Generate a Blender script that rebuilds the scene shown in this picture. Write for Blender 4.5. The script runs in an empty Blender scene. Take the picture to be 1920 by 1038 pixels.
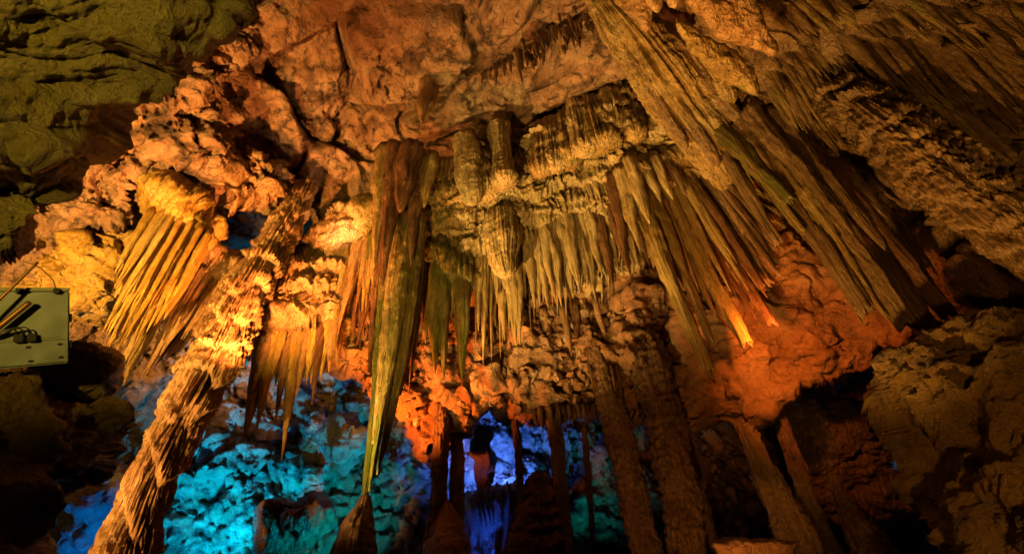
import bpy, math, random
import numpy as np
from mathutils import Vector, Matrix

random.seed(7)
RNG = np.random.default_rng(11)
scene = bpy.context.scene
COL = scene.collection

# ------------------------------------------------------------------ camera
FPX = 880.0                       # focal length in pixels of a 1920 wide frame
PITCH = math.radians(46.0)
CAM = np.array([0.0, 0.0, 1.6])
CP, SP = math.cos(PITCH), math.sin(PITCH)
RIGHT = np.array([1.0, 0, 0]); FWD = np.array([0, CP, SP]); UP = np.array([0, -SP, CP])
cd = bpy.data.cameras.new("camera"); cam = bpy.data.objects.new("camera", cd); COL.objects.link(cam)
cam.location = CAM; cam.rotation_euler = (math.pi/2 + PITCH, 0, 0)
cd.sensor_width = 36.0; cd.lens = FPX/1920*36.0; cd.clip_end = 300; cd.clip_start = 0.05
scene.camera = cam

# ------------------------------------------------------------------ world: no daylight reaches the cave
w = bpy.data.worlds.new("World"); scene.world = w; w.use_nodes = True
bgn = w.node_tree.nodes["Background"]
bgn.inputs[0].default_value = (0.55, 0.33, 0.13, 1); bgn.inputs[1].default_value = 0.006
scene.view_settings.view_transform = 'Standard'; scene.view_settings.look = 'None'
scene.cycles.diffuse_bounces = 2; scene.view_settings.exposure = 0.0; scene.view_settings.gamma = 1.0


def P(x, y, d):
    """world point seen at photograph pixel (x, y), d metres along the view axis"""
    x = np.asarray(x, float); y = np.asarray(y, float); d = np.asarray(d, float)
    a = (x-960)/FPX; b = (519-y)/FPX
    x, y, d, a, b = np.broadcast_arrays(x, y, d, a, b)
    return CAM + d[..., None]*(FWD + a[..., None]*RIGHT + b[..., None]*UP)


def dY(y, Y):                      # depth at which row y meets the upright plane Y
    return Y/(CP + (np.asarray(y, float)-519)/FPX*SP)


# ------------------------------------------------------------------ the cave's coloured flood lamps and some added fill lights
def lamp(name, pos, aim, color, watts, spread=90, radius=0.12, blend=0.8):
    l = bpy.data.lights.new(name, 'SPOT'); o = bpy.data.objects.new(name, l); COL.objects.link(o)
    l.energy = watts; l.color = color; l.spot_size = math.radians(spread); l.spot_blend = blend
    l.shadow_soft_size = radius
    o.location = pos
    o.rotation_euler = (Vector(aim)-Vector(pos)).to_track_quat('-Z', 'Y').to_euler()
    return o

lamp("floodlight_gold", (-9.5, 3.0, 3.6), P(312, 385, 14), (1.0, 0.48, 0.10), 16000, 74, blend=0.9)
lamp("fill_column", (-7.6, 7.2, 1.7), (-7.4, 9.8, 7.6), (1.0, 0.47, 0.11), 2200, 56, blend=0.6)  # added fill light for the column's dark lower half
for k_, z_ in enumerate((8.7, 7.1, 5.5)):          # narrow fill spots from one point, added to brighten the tall column
    lamp("fill_spot_column", (-9.5, 3.0, 3.6), (-7.45, 9.75, z_), (1.0, 0.48, 0.11), 7600, 15, blend=0.9)
lamp("fill_skirt", (-5.2, 6.8, 2.6), P(640, 560, 15), (1.0, 0.46, 0.08), 6200, 32)  # added fill: the skirt stands in the column's shadow
lamp("floodlight_amber_centre", (-4.8, 7.4, 2.4), P(1130, 230, 17), (1.0, 0.58, 0.15), 15000, 66, blend=1.0)
lamp("fill_amber_front", (-2.4, 4.8, 1.4), P(1000, 400, 16.5), (1.0, 0.56, 0.14), 7500, 50, blend=1.0)  # extra fill, added to reach the shadowed green drapery
lamp("floodlight_orange_ceiling", (-6.3, 8.6, 7.5), P(640, 150, 18), (1.0, 0.31, 0.065), 6500, 120)
lamp("floodlight_orange_arch", P(1435, 615, 10.2), P(1515, 600, 13), (1.0, 0.24, 0.03), 780, 150)
lamp("floodlight_cyan", P(330, 1120, 11.5), P(470, 870, 16), (0.0, 0.38, 0.90), 5200, 90)
lamp("floodlight_turquoise", P(690, 1150, 11.4), P(590, 820, 17), (0.0, 0.44, 0.66), 2000, 80)
lamp("floodlight_cyan_deep", P(180, 1180, 9.5), P(210, 880, 13), (0.0, 0.22, 0.9), 420, 90)
lamp("floodlight_blue_far", P(1720, 860, 13.6), P(1670, 830, 15.5), (0.0, 0.3, 1.0), 60, 120)
lamp("floodlight_blue", P(935, 905, 15.3), P(915, 820, 17.5), (0.03, 0.13, 1.0), 2600, 150)
lamp("floodlight_blue_curtain", P(900, 1090, 11.8), P(918, 980, 13.6), (0.02, 0.10, 1.0), 260, 60)
lamp("floodlight_teal", P(1140, 1100, 13.5), P(1120, 850, 17), (0.0, 0.5, 0.62), 450, 90)
lamp("floodlight_red", P(640, 850, 10.8), P(800, 690, 13.6), (1.0, 0.20, 0.02), 2800, 110)
lamp("floodlight_olive", (-2.6, -2.2, 1.7), P(80, 220, 5.2), (1.0, 0.66, 0.09), 2300, 66)
lamp("floodlight_right", (0.5, 4.5, 1.2), P(1480, 150, 13), (1.0, 0.47, 0.09), 8000, 58)
lamp("floodlight_gallery", (1.5, 5.0, 1.2), P(1290, 790, 12), (1.0, 0.38, 0.07), 800, 48)
lamp("fill_far_right", (5.0, 2.5, 1.2), P(1840, 150, 11), (1.0, 0.48, 0.09), 1700, 50)  # added fill for the ceiling left black behind the scalloped column
lamp("floodlight_hot", P(640, 455, 15.2), P(622, 365, 18), (1.0, 0.52, 0.22), 420, 90)
lamp("floodlight_tongues", (0.8, 5.0, 1.4), P(1320, 45, 11.6), (1.0, 0.34, 0.05), 7500, 24, blend=0.9)
lamp("floodlight_right_low", (1.6, 0.5, 1.2), P(1830, 800, 6), (1.0, 0.46, 0.07), 700, 50)


# ------------------------------------------------------------------ numpy noise
def _h(ix, iy, iz, s):
    h = (ix*np.uint32(374761393) + iy*np.uint32(668265263) + iz*np.uint32(2147483647) + np.uint32(s*974634777 & 0xffffffff))
    h = (h ^ (h >> np.uint32(13)))*np.uint32(1274126177)
    h = (h ^ (h >> np.uint32(16)))*np.uint32(2246822519)
    return h ^ (h >> np.uint32(15))
_G = np.array([[1,1,0],[-1,1,0],[1,-1,0],[-1,-1,0],[1,0,1],[-1,0,1],[1,0,-1],[-1,0,-1],[0,1,1],[0,-1,1],[0,1,-1],[0,-1,-1],[1,1,0],[-1,1,0],[0,-1,1],[0,-1,-1]], np.float32)

def noise(p, seed=1):
    p = np.asarray(p, np.float32)
    f = np.floor(p); i = f.astype(np.int64).astype(np.uint32); t = p-f
    u = t*t*t*(t*(t*6-15)+10)
    out = np.zeros(len(p), np.float32)
    for dx in (0, 1):
        wx = u[:, 0] if dx else 1-u[:, 0]
        for dy in (0, 1):
            wy = u[:, 1] if dy else 1-u[:, 1]
            for dz in (0, 1):
                wz = u[:, 2] if dz else 1-u[:, 2]
                g = _G[_h(i[:, 0]+np.uint32(dx), i[:, 1]+np.uint32(dy), i[:, 2]+np.uint32(dz), seed) & np.uint32(15)]
                out += wx*wy*wz*(g[:, 0]*(t[:, 0]-dx)+g[:, 1]*(t[:, 1]-dy)+g[:, 2]*(t[:, 2]-dz))
    return out

def fbm(p, o=4, seed=1, gain=0.5):
    a = 1.0; r = 0
    for k in range(o):
        r = r + a*noise(p*(2.03**k), seed+k); a *= gain
    return r

def ridge(p, o=3, seed=1, gain=0.5):
    a = 1.0; r = 0; n = 0
    for k in range(o):
        r = r + a*(1-np.minimum(1, 2.2*np.abs(noise(p*(2.07**k), seed+k)))); n += a; a *= gain
    return r/n

def voro(p, seed=5):
    """-> distance to nearest seed, second nearest, random id of the cell, vector to the seed"""
    p = np.asarray(p, np.float32); f = np.floor(p); i = f.astype(np.int64).astype(np.uint32); t = p-f
    n = len(p); d1 = np.full(n, 9, np.float32); d2 = d1.copy(); rid = np.zeros(n, np.float32); vec = np.zeros((n, 3), np.float32)
    for a in (-1, 0, 1):
        for b in (-1, 0, 1):
            for c in (-1, 0, 1):
                h = _h(i[:, 0]+np.uint32(a & 0xffffffff), i[:, 1]+np.uint32(b & 0xffffffff), i[:, 2]+np.uint32(c & 0xffffffff), seed)
                q = np.stack([a+(h & 1023)/1023., b+((h >> np.uint32(10)) & 1023)/1023., c+((h >> np.uint32(20)) & 1023)/1023.], 1).astype(np.float32)-t
                dd = np.sqrt((q*q).sum(1)); m = dd < d1
                d2 = np.where(m, d1, np.minimum(d2, dd)); d1 = np.where(m, dd, d1)
                rid = np.where(m, (h % 977)/977., rid); vec[m] = q[m]
    return d1, d2, rid, vec

def sstep(x, a, b):
    t = np.clip((x-a)/(b-a), 0, 1); return t*t*(3-2*t)

def flow(p, fu=3.0, tiers=1.2, at=0.25, af=0.12, seed=3):
    """dripstone relief: ribs that run down with gravity, broken into overhanging skirts"""
    u = np.arctan2(p[:, 0], p[:, 1])*13; v = p[:, 2]; z = np.zeros_like(u)
    u = u + 0.25*noise(p*0.9, seed+9)
    fl = ridge(np.stack([u*fu, v*0.22, z], 1), 2, seed)
    ph = v*tiers + 0.9*noise(np.stack([u*.45, v*.35, z], 1), seed+5) - 0.30*fl
    f = 1-(ph-np.floor(ph))
    gate = 0.3+1.0*sstep(noise(p*0.8, seed+13), -0.3, 0.35)
    p2 = v*tiers*2.6 + 1.3*noise(np.stack([u*.9, v*.9, z], 1), seed+15) - 0.4*fl
    f2 = 1-(p2-np.floor(p2)); f3 = ridge(np.stack([u*fu*2.3, v*0.6, z], 1), 1, seed+17)
    saw = f**0.8*sstep(1-f, 0, 0.16)*gate + 0.28*f2**0.8*sstep(1-f2, 0, 0.2)
    return at*saw + af*fl*(0.35+0.65*f) + 0.35*af*f3

def rocky(p, s=1.0, a=0.35, seed=21):
    return a*(fbm(p/s*0.7, 5, seed, 0.52) + 0.5*ridge(p/s*0.9, 3, seed+7) - 0.3)

def slabs(p, s=2.0, a=0.3, seed=31):
    q = p/s + 0.25*np.stack([noise(p/s*1.3, 41), noise(p/s*1.3, 42), noise(p/s*1.3, 43)], 1)
    d1, d2, r, v = voro(q, seed)
    e = d2-d1
    tilt = v[:, 0]*(r-.5)*1.6 + v[:, 2]*(np.mod(r*7.3, 1)-.5)*1.6
    return a*((r-.5)*0.9+tilt) - a*0.5*(1-sstep(e, 0.0, 0.10))

# ------------------------------------------------------------------ mesh building
def link(name, me, mat, L, parent=None, smooth=True):
    o = bpy.data.objects.new(name, me); COL.objects.link(o)
    if mat is not None: me.materials.append(mat)
    if parent is not None: o.parent = parent; o.location = Vector(L)-parent.location
    else: o.location = L
    return o

def mesh_np(name, V, Q, T=None):
    me = bpy.data.meshes.new(name)
    Q = np.asarray(Q, np.int32).reshape(-1, 4)
    T = np.zeros((0, 3), np.int32) if T is None else np.asarray(T, np.int32).reshape(-1, 3)
    me.vertices.add(len(V)); me.vertices.foreach_set("co", np.asarray(V, np.float32).ravel())
    loops = np.concatenate([Q.ravel(), T.ravel()])
    me.loops.add(len(loops)); me.loops.foreach_set("vertex_index", loops)
    nq, nt = len(Q), len(T)
    st = np.concatenate([np.arange(nq)*4, nq*4+np.arange(nt)*3]).astype(np.int32)
    me.polygons.add(nq+nt); me.polygons.foreach_set("loop_start", st)
    me.polygons.foreach_set("use_smooth", np.ones(nq+nt, bool))
    me.update(calc_edges=True); me.validate()
    return me

def normals(V, Q):
    a, b, c, d = V[Q[:, 0]], V[Q[:, 1]], V[Q[:, 2]], V[Q[:, 3]]
    n = np.cross(c-a, d-b); N = np.zeros_like(V)
    for k in range(4):
        for ax in range(3): N[:, ax] += np.bincount(Q[:, k], n[:, ax], len(V))
    return N/(np.linalg.norm(N, axis=1, keepdims=True)+1e-9)

def tag(o, label=None, cat=None, group=None, kind=None):
    if label: o["label"] = label
    if cat: o["category"] = cat
    if group: o["group"] = group
    if kind: o["kind"] = kind
    return o

def empty(name, loc, label, cat, group=None):
    o = bpy.data.objects.new(name, None); COL.objects.link(o); o.location = Vector(loc); o.empty_display_size = 0.2
    return tag(o, label, cat, group)

class TPS:
    """smooth depth field through control points (x, y, depth)"""
    def __init__(s, pts, lam=1e-4):
        a = np.array(pts, float); s.c = a[:, :2]/500; n = len(a)
        K = s.k(s.c)+lam*np.eye(n); Pm = np.c_[np.ones(n), s.c]
        A = np.block([[K, Pm], [Pm.T, np.zeros((3, 3))]])
        s.w = np.linalg.solve(A, np.r_[a[:, 2], 0, 0, 0])
    def k(s, q):
        r2 = ((q[:, None]-s.c[None])**2).sum(2); return r2*np.log(r2+1e-9)
    def __call__(s, x, y):
        q = np.c_[np.ravel(x), np.ravel(y)]/500
        return s.k(q)@s.w[:-3] + np.c_[np.ones(len(q)), q]@s.w[-3:]

def near_poly(p, poly):
    """signed distance (inside > 0) and nearest boundary point"""
    poly = np.asarray(poly, float); n = len(poly)
    best = np.full(len(p), 1e18); npt = np.zeros_like(p); ins = np.zeros(len(p), bool)
    for i in range(n):
        a, b = poly[i], poly[(i+1) % n]; ab = b-a
        t = np.clip(((p-a)@ab)/(ab@ab+1e-12), 0, 1); c = a+t[:, None]*ab
        d = ((p-c)**2).sum(1); m = d < best; best = np.where(m, d, best); npt[m] = c[m]
        cond = ((a[1] > p[:, 1]) != (b[1] > p[:, 1]))
        xi = a[0]+(p[:, 1]-a[1])/(b[1]-a[1]+1e-12)*ab[0]
        ins ^= cond & (p[:, 0] < xi)
    return np.sqrt(best)*np.where(ins, 1, -1), npt

def smooth_poly(poly, it=2):
    p = np.asarray(poly, float)
    for _ in range(it):
        q = np.roll(p, -1, 0); p = np.stack([0.75*p+0.25*q, 0.25*p+0.75*q], 1).reshape(-1, 2)
    return p

def mass(name, poly, depth, tf, tb, edge, sp, disp, mat, parent=None, soft=2, wob=0.0, wobs=1.0, seed=1):
    """closed rock body: an outline, a depth field, a rounded front and back, carved by disp"""
    poly = smooth_poly(poly, soft)
    x0, y0 = poly.min(0)-sp; x1, y1 = poly.max(0)+sp
    xs = np.arange(x0, x1+sp, sp); ys = np.arange(y0, y1+sp, sp)
    X, Yg = np.meshgrid(xs, ys); p = np.c_[X.ravel(), Yg.ravel()]
    s, npt = near_poly(p, poly); nx, ny = len(xs), len(ys)
    ok = (s > -0.6*sp).reshape(ny, nx); cell = ok[:-1, :-1] & ok[1:, :-1] & ok[:-1, 1:] & ok[1:, 1:]
    idx = np.arange(nx*ny).reshape(ny, nx)
    Q = np.stack([idx[:-1, :-1][cell], idx[:-1, 1:][cell], idx[1:, 1:][cell], idx[1:, :-1][cell]], 1)
    cnt = np.bincount(Q.ravel(), minlength=nx*ny); used = cnt > 0; bnd = used & (cnt < 4)
    p[bnd] = npt[bnd]; s = np.where(bnd, 0, np.maximum(s, 0))
    pr = np.sqrt(np.maximum(0, 1-(1-np.minimum(s/edge, 1))**2))
    D = depth(p[:, 0], p[:, 1]) if callable(depth) else np.full(len(p), float(depth))
    Fv = P(p[:, 0], p[:, 1], D-tf*pr); Bv = P(p[:, 0], p[:, 1], D+tb*pr)
    im = -np.ones(nx*ny, int); ui = np.where(used)[0]; im[ui] = np.arange(len(ui))
    inner = np.where(used & ~bnd)[0]; ib = im.copy(); ib[inner] = len(ui)+np.arange(len(inner))
    V = np.concatenate([Fv[ui], Bv[inner]])
    Qa = np.concatenate([im[Q][:, ::-1], ib[Q]])
    if wob:
        V = V + wob*np.stack([noise(V/wobs, seed+k) for k in (50, 51, 52)], 1)
    N = normals(V, Qa)
    c = V.mean(0)
    if ((V[:len(ui)]-CAM)*N[:len(ui)]).sum() > 0: N = -N; Qa = Qa[:, ::-1]
    V = V + N*disp(V)[:, None]
    L = V[np.argmin(V[:, 2])].copy() if parent is None else np.array(parent.location)
    return link(name, mesh_np(name, V-L, Qa), mat, L, parent)

def drop(top, x1, y1):
    """point on the ray of pixel (x1, y1) that hangs most nearly plumb under top"""
    r = P(x1, y1, 1.0)-CAM; q = top-CAM
    t = (r[:2]@q[:2])/(r[:2]@r[:2]); return CAM+t*r, t

def tube(path, rad, nr, ecc=0.8, flute=0.15, nfl=3.0, ring=0.03, knob=0.04, seed=1, tiers=0, tamp=0.0, broken=False, stretch=0.25, soft=0.3, lump=0.2):
    """dripstone body round a hanging path; returns vertices, quads, triangles"""
    M = len(path); T = np.gradient(path, axis=0); T /= np.linalg.norm(T, axis=1, keepdims=True)+1e-9
    ref = np.array([0.2, 1.0, 0.05]); A = np.cross(T, ref); A /= np.linalg.norm(A, axis=1, keepdims=True); B = np.cross(T, A)
    th = np.linspace(0, 2*math.pi, nr, endpoint=False); c, s = np.cos(th), np.sin(th)
    seg = np.r_[0, np.cumsum(np.linalg.norm(np.diff(path, axis=0), axis=1))]
    S, TH = np.meshgrid(seg, th, indexing='ij'); C, Sn = np.cos(TH), np.sin(TH)
    rm = float(np.mean(rad))+1e-6
    q = np.stack([C.ravel()*nfl*0.5+seed*3.1, Sn.ravel()*nfl*0.5, S.ravel()/rm*0.06*stretch*4+seed*1.7], 1)
    fl = ridge(q, 2, seed % 97+1).reshape(M, nr)
    lo = noise(np.stack([C.ravel()*0.8, Sn.ravel()*0.8, S.ravel()/rm*0.35+seed], 1), seed % 89+2).reshape(M, nr)
    hi = noise(np.stack([C.ravel()*3.5, Sn.ravel()*3.5, S.ravel()/rm*3.0+seed], 1), seed % 83+3).reshape(M, nr)
    rg = noise(np.stack([C.ravel()*0.6, Sn.ravel()*0.6, S.ravel()/rm*4.5+seed], 1), seed % 71+3).reshape(M, nr)
    q2 = np.stack([C.ravel()*nfl*1.25+seed*1.3, Sn.ravel()*nfl*1.25, S.ravel()/rm*0.35*stretch*4+seed*2.9], 1)
    fl2 = ridge(q2, 1, seed % 61+5).reshape(M, nr)
    mul = 1 + flute*(fl-0.55) + 0.35*flute*(fl2-0.5) + lump*lo + knob*hi*2 + ring*rg*2
    if tiers:
        ph = S/seg[-1]*tiers + 0.95*noise(np.stack([C.ravel()*0.9+seed, Sn.ravel()*0.9, S.ravel()/seg[-1]*tiers*0.6], 1), 17).reshape(M, nr) + 0.26*fl
        f = ph-np.floor(ph); rid = np.mod(np.floor(ph)*0.618+0.3, 1)
        gate = 0.5+1.0*sstep(noise(np.stack([C.ravel()*1.1+seed, Sn.ravel()*1.1, S.ravel()/seg[-1]*tiers*0.5+7], 1), 19).reshape(M, nr), -0.3, 0.35)
        p2 = S/seg[-1]*tiers*2.7 + 1.5*noise(np.stack([C.ravel()*1.6+seed, Sn.ravel()*1.6, S.ravel()/seg[-1]*tiers*0.9], 1), 23).reshape(M, nr) + 0.5*fl2
        f2 = p2-np.floor(p2)
        mul = mul + 0.6*tamp*(f2**0.8*sstep(1-f2, 0, 0.2)-0.4)*(1.3-gate) + gate*tamp*(0.6+0.8*rid)*(f**0.75*sstep(1-f, 0, soft)-0.4) + flute*0.8*(fl-0.5)*f
    R = rad[:, None]*mul
    V = path[:, None]+R[..., None]*(C[..., None]*A[:, None]+ecc*Sn[..., None]*B[:, None])
    if broken:                                    # ragged fracture instead of a tip
        jag = noise(np.stack([C[-1]*1.7+seed, Sn[-1]*1.7, Sn[-1]*0], 1), 29)
        for k, a_ in ((1, 1.0), (2, 0.75), (3, 0.45), (4, 0.2)): V[-k] += (T[-1]*rad[-1])*(jag*2.6*a_)[:, None]
    V = V.reshape(-1, 3)
    i = np.arange(M-1)[:, None]*nr; j = np.arange(nr)[None]; j2 = (j+1) % nr
    Q = np.stack([i+j, i+nr+j, i+nr+j2, i+j2], -1).reshape(-1, 4)
    t0, t1 = len(V), len(V)+1
    V = np.concatenate([V, [path[0]], [path[-1]+(T[-1]*rad[-1]*(0.4 if not broken else -0.3))]])
    jj = np.arange(nr); l = (M-1)*nr
    Tr = np.concatenate([np.stack([np.full(nr, t0), jj, (jj+1) % nr], 1), np.stack([np.full(nr, t1), l+(jj+1) % nr, l+jj], 1)])
    return V, Q, Tr

def pipe(parent, name, x0, y0, x1, y1, w0, w1, d0, mat, seed, kind='taper', lean=True, up=0.6, flare=0.0, label=None, cat=None, group=None, **kw):
    """a hanging stalactite from pixel (x0,y0) at depth d0 down to pixel (x1,y1)"""
    top = P(x0, y0, d0); bot, d1 = drop(top, x1, y1)
    L = math.hypot(x1-x0, y1-y0)
    n = int(np.clip(L/6, 12, 70)); nr = int(np.clip(max(w0, w1)*0.75, 11, 32))
    s = np.linspace(0, 1, n)
    path = top+(bot-top)*s[:, None]
    wm = 0.5*(w0/FPX*d0+w1/FPX*d1)
    for ax in (0, 1): path[:, ax] += wm*0.35*noise(np.stack([s*2.2+seed, s*0+ax*7.7, s*0], 1), 9)*np.sin(np.pi*np.minimum(s*1.2, 1))
    r = 0.5*((w1+(w0-w1)*(1-s**1.7))/FPX*(d0*(1-s)+d1*s))
    if kind == 'taper': r = r*np.maximum(1-s**4, 0.0006)**0.7
    elif kind == 'spear': r = r*(1-s**3)**0.6*0.97+0.006
    if flare: r = r*(1+flare*np.exp(-s*9))
    if up: path[0, 2] += up*0.3
    V, Q, T = tube(path, r, nr, seed=seed, broken=(kind == 'broken'), **kw)
    Lc = path[0] if parent is None else np.array(parent.location)
    o = link(name, mesh_np(name, V-Lc, Q, T), mat, Lc, parent)
    if label: tag(o, label, cat, group)
    return o

def lerp_poly(pts, t):
    p = np.asarray(pts, float); s = np.r_[0, np.cumsum(np.hypot(*np.diff(p[:, :2], axis=0).T))]; s /= s[-1]
    return np.array([np.interp(t, s, p[:, k]) for k in range(p.shape[1])])

def curtain(parent, tops, bots, n, w, mat, d, seed, jit=0.10, kinds=('taper',), wv=0.35, dj=0.25, lj=0.12, tip=0.45, **kw):
    """a row of fused stalactites between a top line and a line of tips"""
    r = random.Random(seed)
    for k in range(n):
        t = (k+0.5)/n+r.uniform(-.3, .3)/n
        a = lerp_poly(tops, t); b = lerp_poly(bots, min(1, max(0, t+r.uniform(-.2, .2)/n)))
        f = 1-r.uniform(0, lj) if k % 3 else 1-r.uniform(0, lj*2.2)
        b = a[:2]+(b[:2]-a[:2])*f
        ww = w*(1+r.uniform(-wv, wv))
        dd = (d if len(a) < 3 else a[2])+r.uniform(-dj, dj)
        m = mat if not isinstance(mat, (list, tuple)) else mat[r.randrange(len(mat))]
        pipe(parent, 'stalactite', a[0], a[1], b[0], b[1], ww, ww*tip, dd, m, seed*100+k, kind=kinds[r.randrange(len(kinds))], **kw)

def trunk(parent, name, pts, d0, mat, seed, nr=120, step=2.2, label=None, cat=None, group=None, hang=False, d1=None, **kw):
    """column through pixels (x, y, width): the top sits at depth d0, the rest hangs plumb"""
    p = np.asarray(pts, float); s = np.r_[0, np.cumsum(np.hypot(*np.diff(p[:, :2], axis=0).T))]
    n = int(np.clip(s[-1]/step, 24, 420)); ss = np.linspace(0, s[-1], n)
    def ip(k):                                    # smooth interpolation
        v = np.interp(ss, s, p[:, k]); kk = max(3, n//14) | 1
        pad = np.r_[np.full(kk//2, v[0])+(np.arange(-(kk//2), 0))*(v[1]-v[0]), v, np.full(kk//2, v[-1])+(np.arange(1, kk//2+1))*(v[-1]-v[-2])]
        return np.convolve(pad, np.ones(kk)/kk, 'valid')
    xs, ys, ws = ip(0), ip(1), ip(2)
    top = P(xs[0], ys[0], d0); path = []; ds = []
    for x, y in zip(xs, ys):
        q, t = drop(top, x, y); path.append(q); ds.append(t)
    path = np.array(path); ds = np.array(ds)
    if d1 is not None: ds = np.linspace(d0, d1, n); path = P(xs, ys, ds)
    if hang: ws = ws*np.sqrt(np.maximum(0.004, 1-np.maximum(0, (np.linspace(0, 1, n)-0.86)/0.14)**2))
    V, Q, T = tube(path, 0.5*ws/FPX*ds, nr, seed=seed, **kw)
    L = path[-1] if parent is None else np.array(parent.location)
    o = link(name, mesh_np(name, V-L, Q, T), mat, L, parent)
    if label: tag(o, label, cat, group)
    return o

# ------------------------------------------------------------------ materials
def stone(name, c1, c2, c3, stain=(0.03, 0.022, 0.015), stain_amt=0.25, scale=1.0, zs=1.0, bump=0.5, rough=0.36, spec=0.6, moss=None, moss_amt=0.0, fine=18.0, streak=None, crack=0.0):
    m = bpy.data.materials.new(name); m.use_nodes = True; nt = m.node_tree; N = nt.nodes; Lk = nt.links
    bs = N["Principled BSDF"]
    g = N.new("ShaderNodeNewGeometry"); mp = N.new("ShaderNodeMapping"); Lk.new(g.outputs["Position"], mp.inputs["Vector"])
    mp.inputs["Scale"].default_value = (scale, scale, scale*zs)
    def nz(sc, det=6, r=0.6, dist=0.0, src=mp):
        n = N.new("ShaderNodeTexNoise"); n.inputs["Scale"].default_value = sc; n.inputs["Detail"].default_value = det
        n.inputs["Roughness"].default_value = r; n.inputs["Distortion"].default_value = dist
        Lk.new(src.outputs[0], n.inputs["Vector"]); return n
    def ramp(src, stops):
        r = N.new("ShaderNodeValToRGB"); e = r.color_ramp.elements
        e[0].position, e[0].color = stops[0][0], (*stops[0][1], 1); e[1].position, e[1].color = stops[-1][0], (*stops[-1][1], 1)
        for s in stops[1:-1]:
            x = e.new(s[0]); x.color = (*s[1], 1)
        Lk.new(src, r.inputs[0]); return r
    n1 = nz(1.3, 8, 0.62, 0.4); r1 = ramp(n1.outputs["Fac"], [(0.30, c1), (0.5, c2), (0.70, c3)])
    cur = r1.outputs["Color"]
    def mix(fac, col, cur):
        mx = N.new("ShaderNodeMix"); mx.data_type = 'RGBA'; Lk.new(fac, mx.inputs["Factor"]); Lk.new(cur, mx.inputs["A"]); mx.inputs["B"].default_value = (*col, 1)
        return mx.outputs["Result"]
    n2 = nz(2.3, 9, 0.7, 1.2)
    rs = ramp(n2.outputs["Fac"], [(0.60-0.12*stain_amt, (0, 0, 0)), (0.72, (stain_amt*2.2,)*3)])
    cur = mix(rs.outputs["Color"], stain, cur)
    if streak is None: streak = 0.55 if zs < 1 else 0.0
    if streak:
        ms = N.new("ShaderNodeMapping"); Lk.new(g.outputs["Position"], ms.inputs["Vector"]); ms.inputs["Scale"].default_value = (1, 1, 0.07)
        n5 = nz(4.5, 5, 0.65, 0.2, ms); r5 = ramp(n5.outputs["Fac"], [(0.48, (0, 0, 0)), (0.66, (streak,)*3)])
        cur = mix(r5.outputs["Color"], tuple(0.32*k for k in c1), cur)
        r6 = ramp(n5.outputs["Fac"], [(0.30, (0.5*streak,)*3), (0.44, (0, 0, 0))]); cur = mix(r6.outputs["Color"], tuple(min(0.8, 1.15*k) for k in c3), cur)
    if crack:
        vo = N.new("ShaderNodeTexVoronoi"); vo.feature = 'DISTANCE_TO_EDGE'; vo.inputs["Scale"].default_value = 0.55
        wn = nz(0.8, 5, 0.6); va = N.new("ShaderNodeVectorMath"); va.operation = 'MULTIPLY_ADD'; Lk.new(wn.outputs["Color"], va.inputs[0]); va.inputs[1].default_value = (1.6, 1.6, 1.6); Lk.new(mp.outputs[0], va.inputs[2])
        Lk.new(va.outputs[0], vo.inputs["Vector"]); rc = ramp(vo.outputs["Distance"], [(0.0, (crack,)*3), (0.05, (crack*0.5,)*3), (0.11, (0, 0, 0))])
        gate = nz(0.35, 3, 0.5); rg_ = ramp(gate.outputs["Fac"], [(0.42, (0, 0, 0)), (0.56, (1, 1, 1))])
        ml = N.new("ShaderNodeMath"); ml.operation = 'MULTIPLY'; Lk.new(rc.outputs["Color"], ml.inputs[0]); Lk.new(rg_.outputs["Color"], ml.inputs[1])
        cur = mix(ml.outputs[0], stain, cur)
    n4 = nz(fine*0.6, 5, 0.7)
    rf = ramp(n4.outputs["Fac"], [(0.35, (0.35, 0.35, 0.35)), (0.65, (0, 0, 0))])
    cur = mix(rf.outputs["Color"], tuple(0.55*k for k in c1), cur)
    if moss:
        n3 = nz(0.9, 6, 0.6, 0.5); rm = ramp(n3.outputs["Fac"], [(0.62-0.3*moss_amt, (0, 0, 0)), (0.75-0.3*moss_amt, (0.85, 0.85, 0.85))])
        cur = mix(rm.outputs["Color"], moss, cur)
    Lk.new(cur, bs.inputs["Base Color"])
    bs.inputs["Roughness"].default_value = rough; bs.inputs["Specular IOR Level"].default_value = spec
    nb = nz(fine*0.35, 8, 0.68); nb2 = nz(fine, 4, 0.6)
    ad = N.new("ShaderNodeMath"); ad.operation = 'MULTIPLY_ADD'; Lk.new(nb2.outputs["Fac"], ad.inputs[0]); ad.inputs[1].default_value = 0.35; Lk.new(nb.outputs["Fac"], ad.inputs[2])
    b = N.new("ShaderNodeBump"); b.inputs["Strength"].default_value = bump; b.inputs["Distance"].default_value = 0.2
    Lk.new(ad.outputs[0], b.inputs["Height"]); 
    out = b.outputs[0]
    if streak:
        n7 = nz(8.5, 4, 0.6, 0.15, ms); b2 = N.new("ShaderNodeBump"); b2.inputs["Strength"].default_value = 0.9; b2.inputs["Distance"].default_value = 0.22
        Lk.new(n7.outputs["Fac"], b2.inputs["Height"]); Lk.new(out, b2.inputs["Normal"]); out = b2.outputs[0]
    Lk.new(out, bs.inputs["Normal"])
    return m

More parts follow.
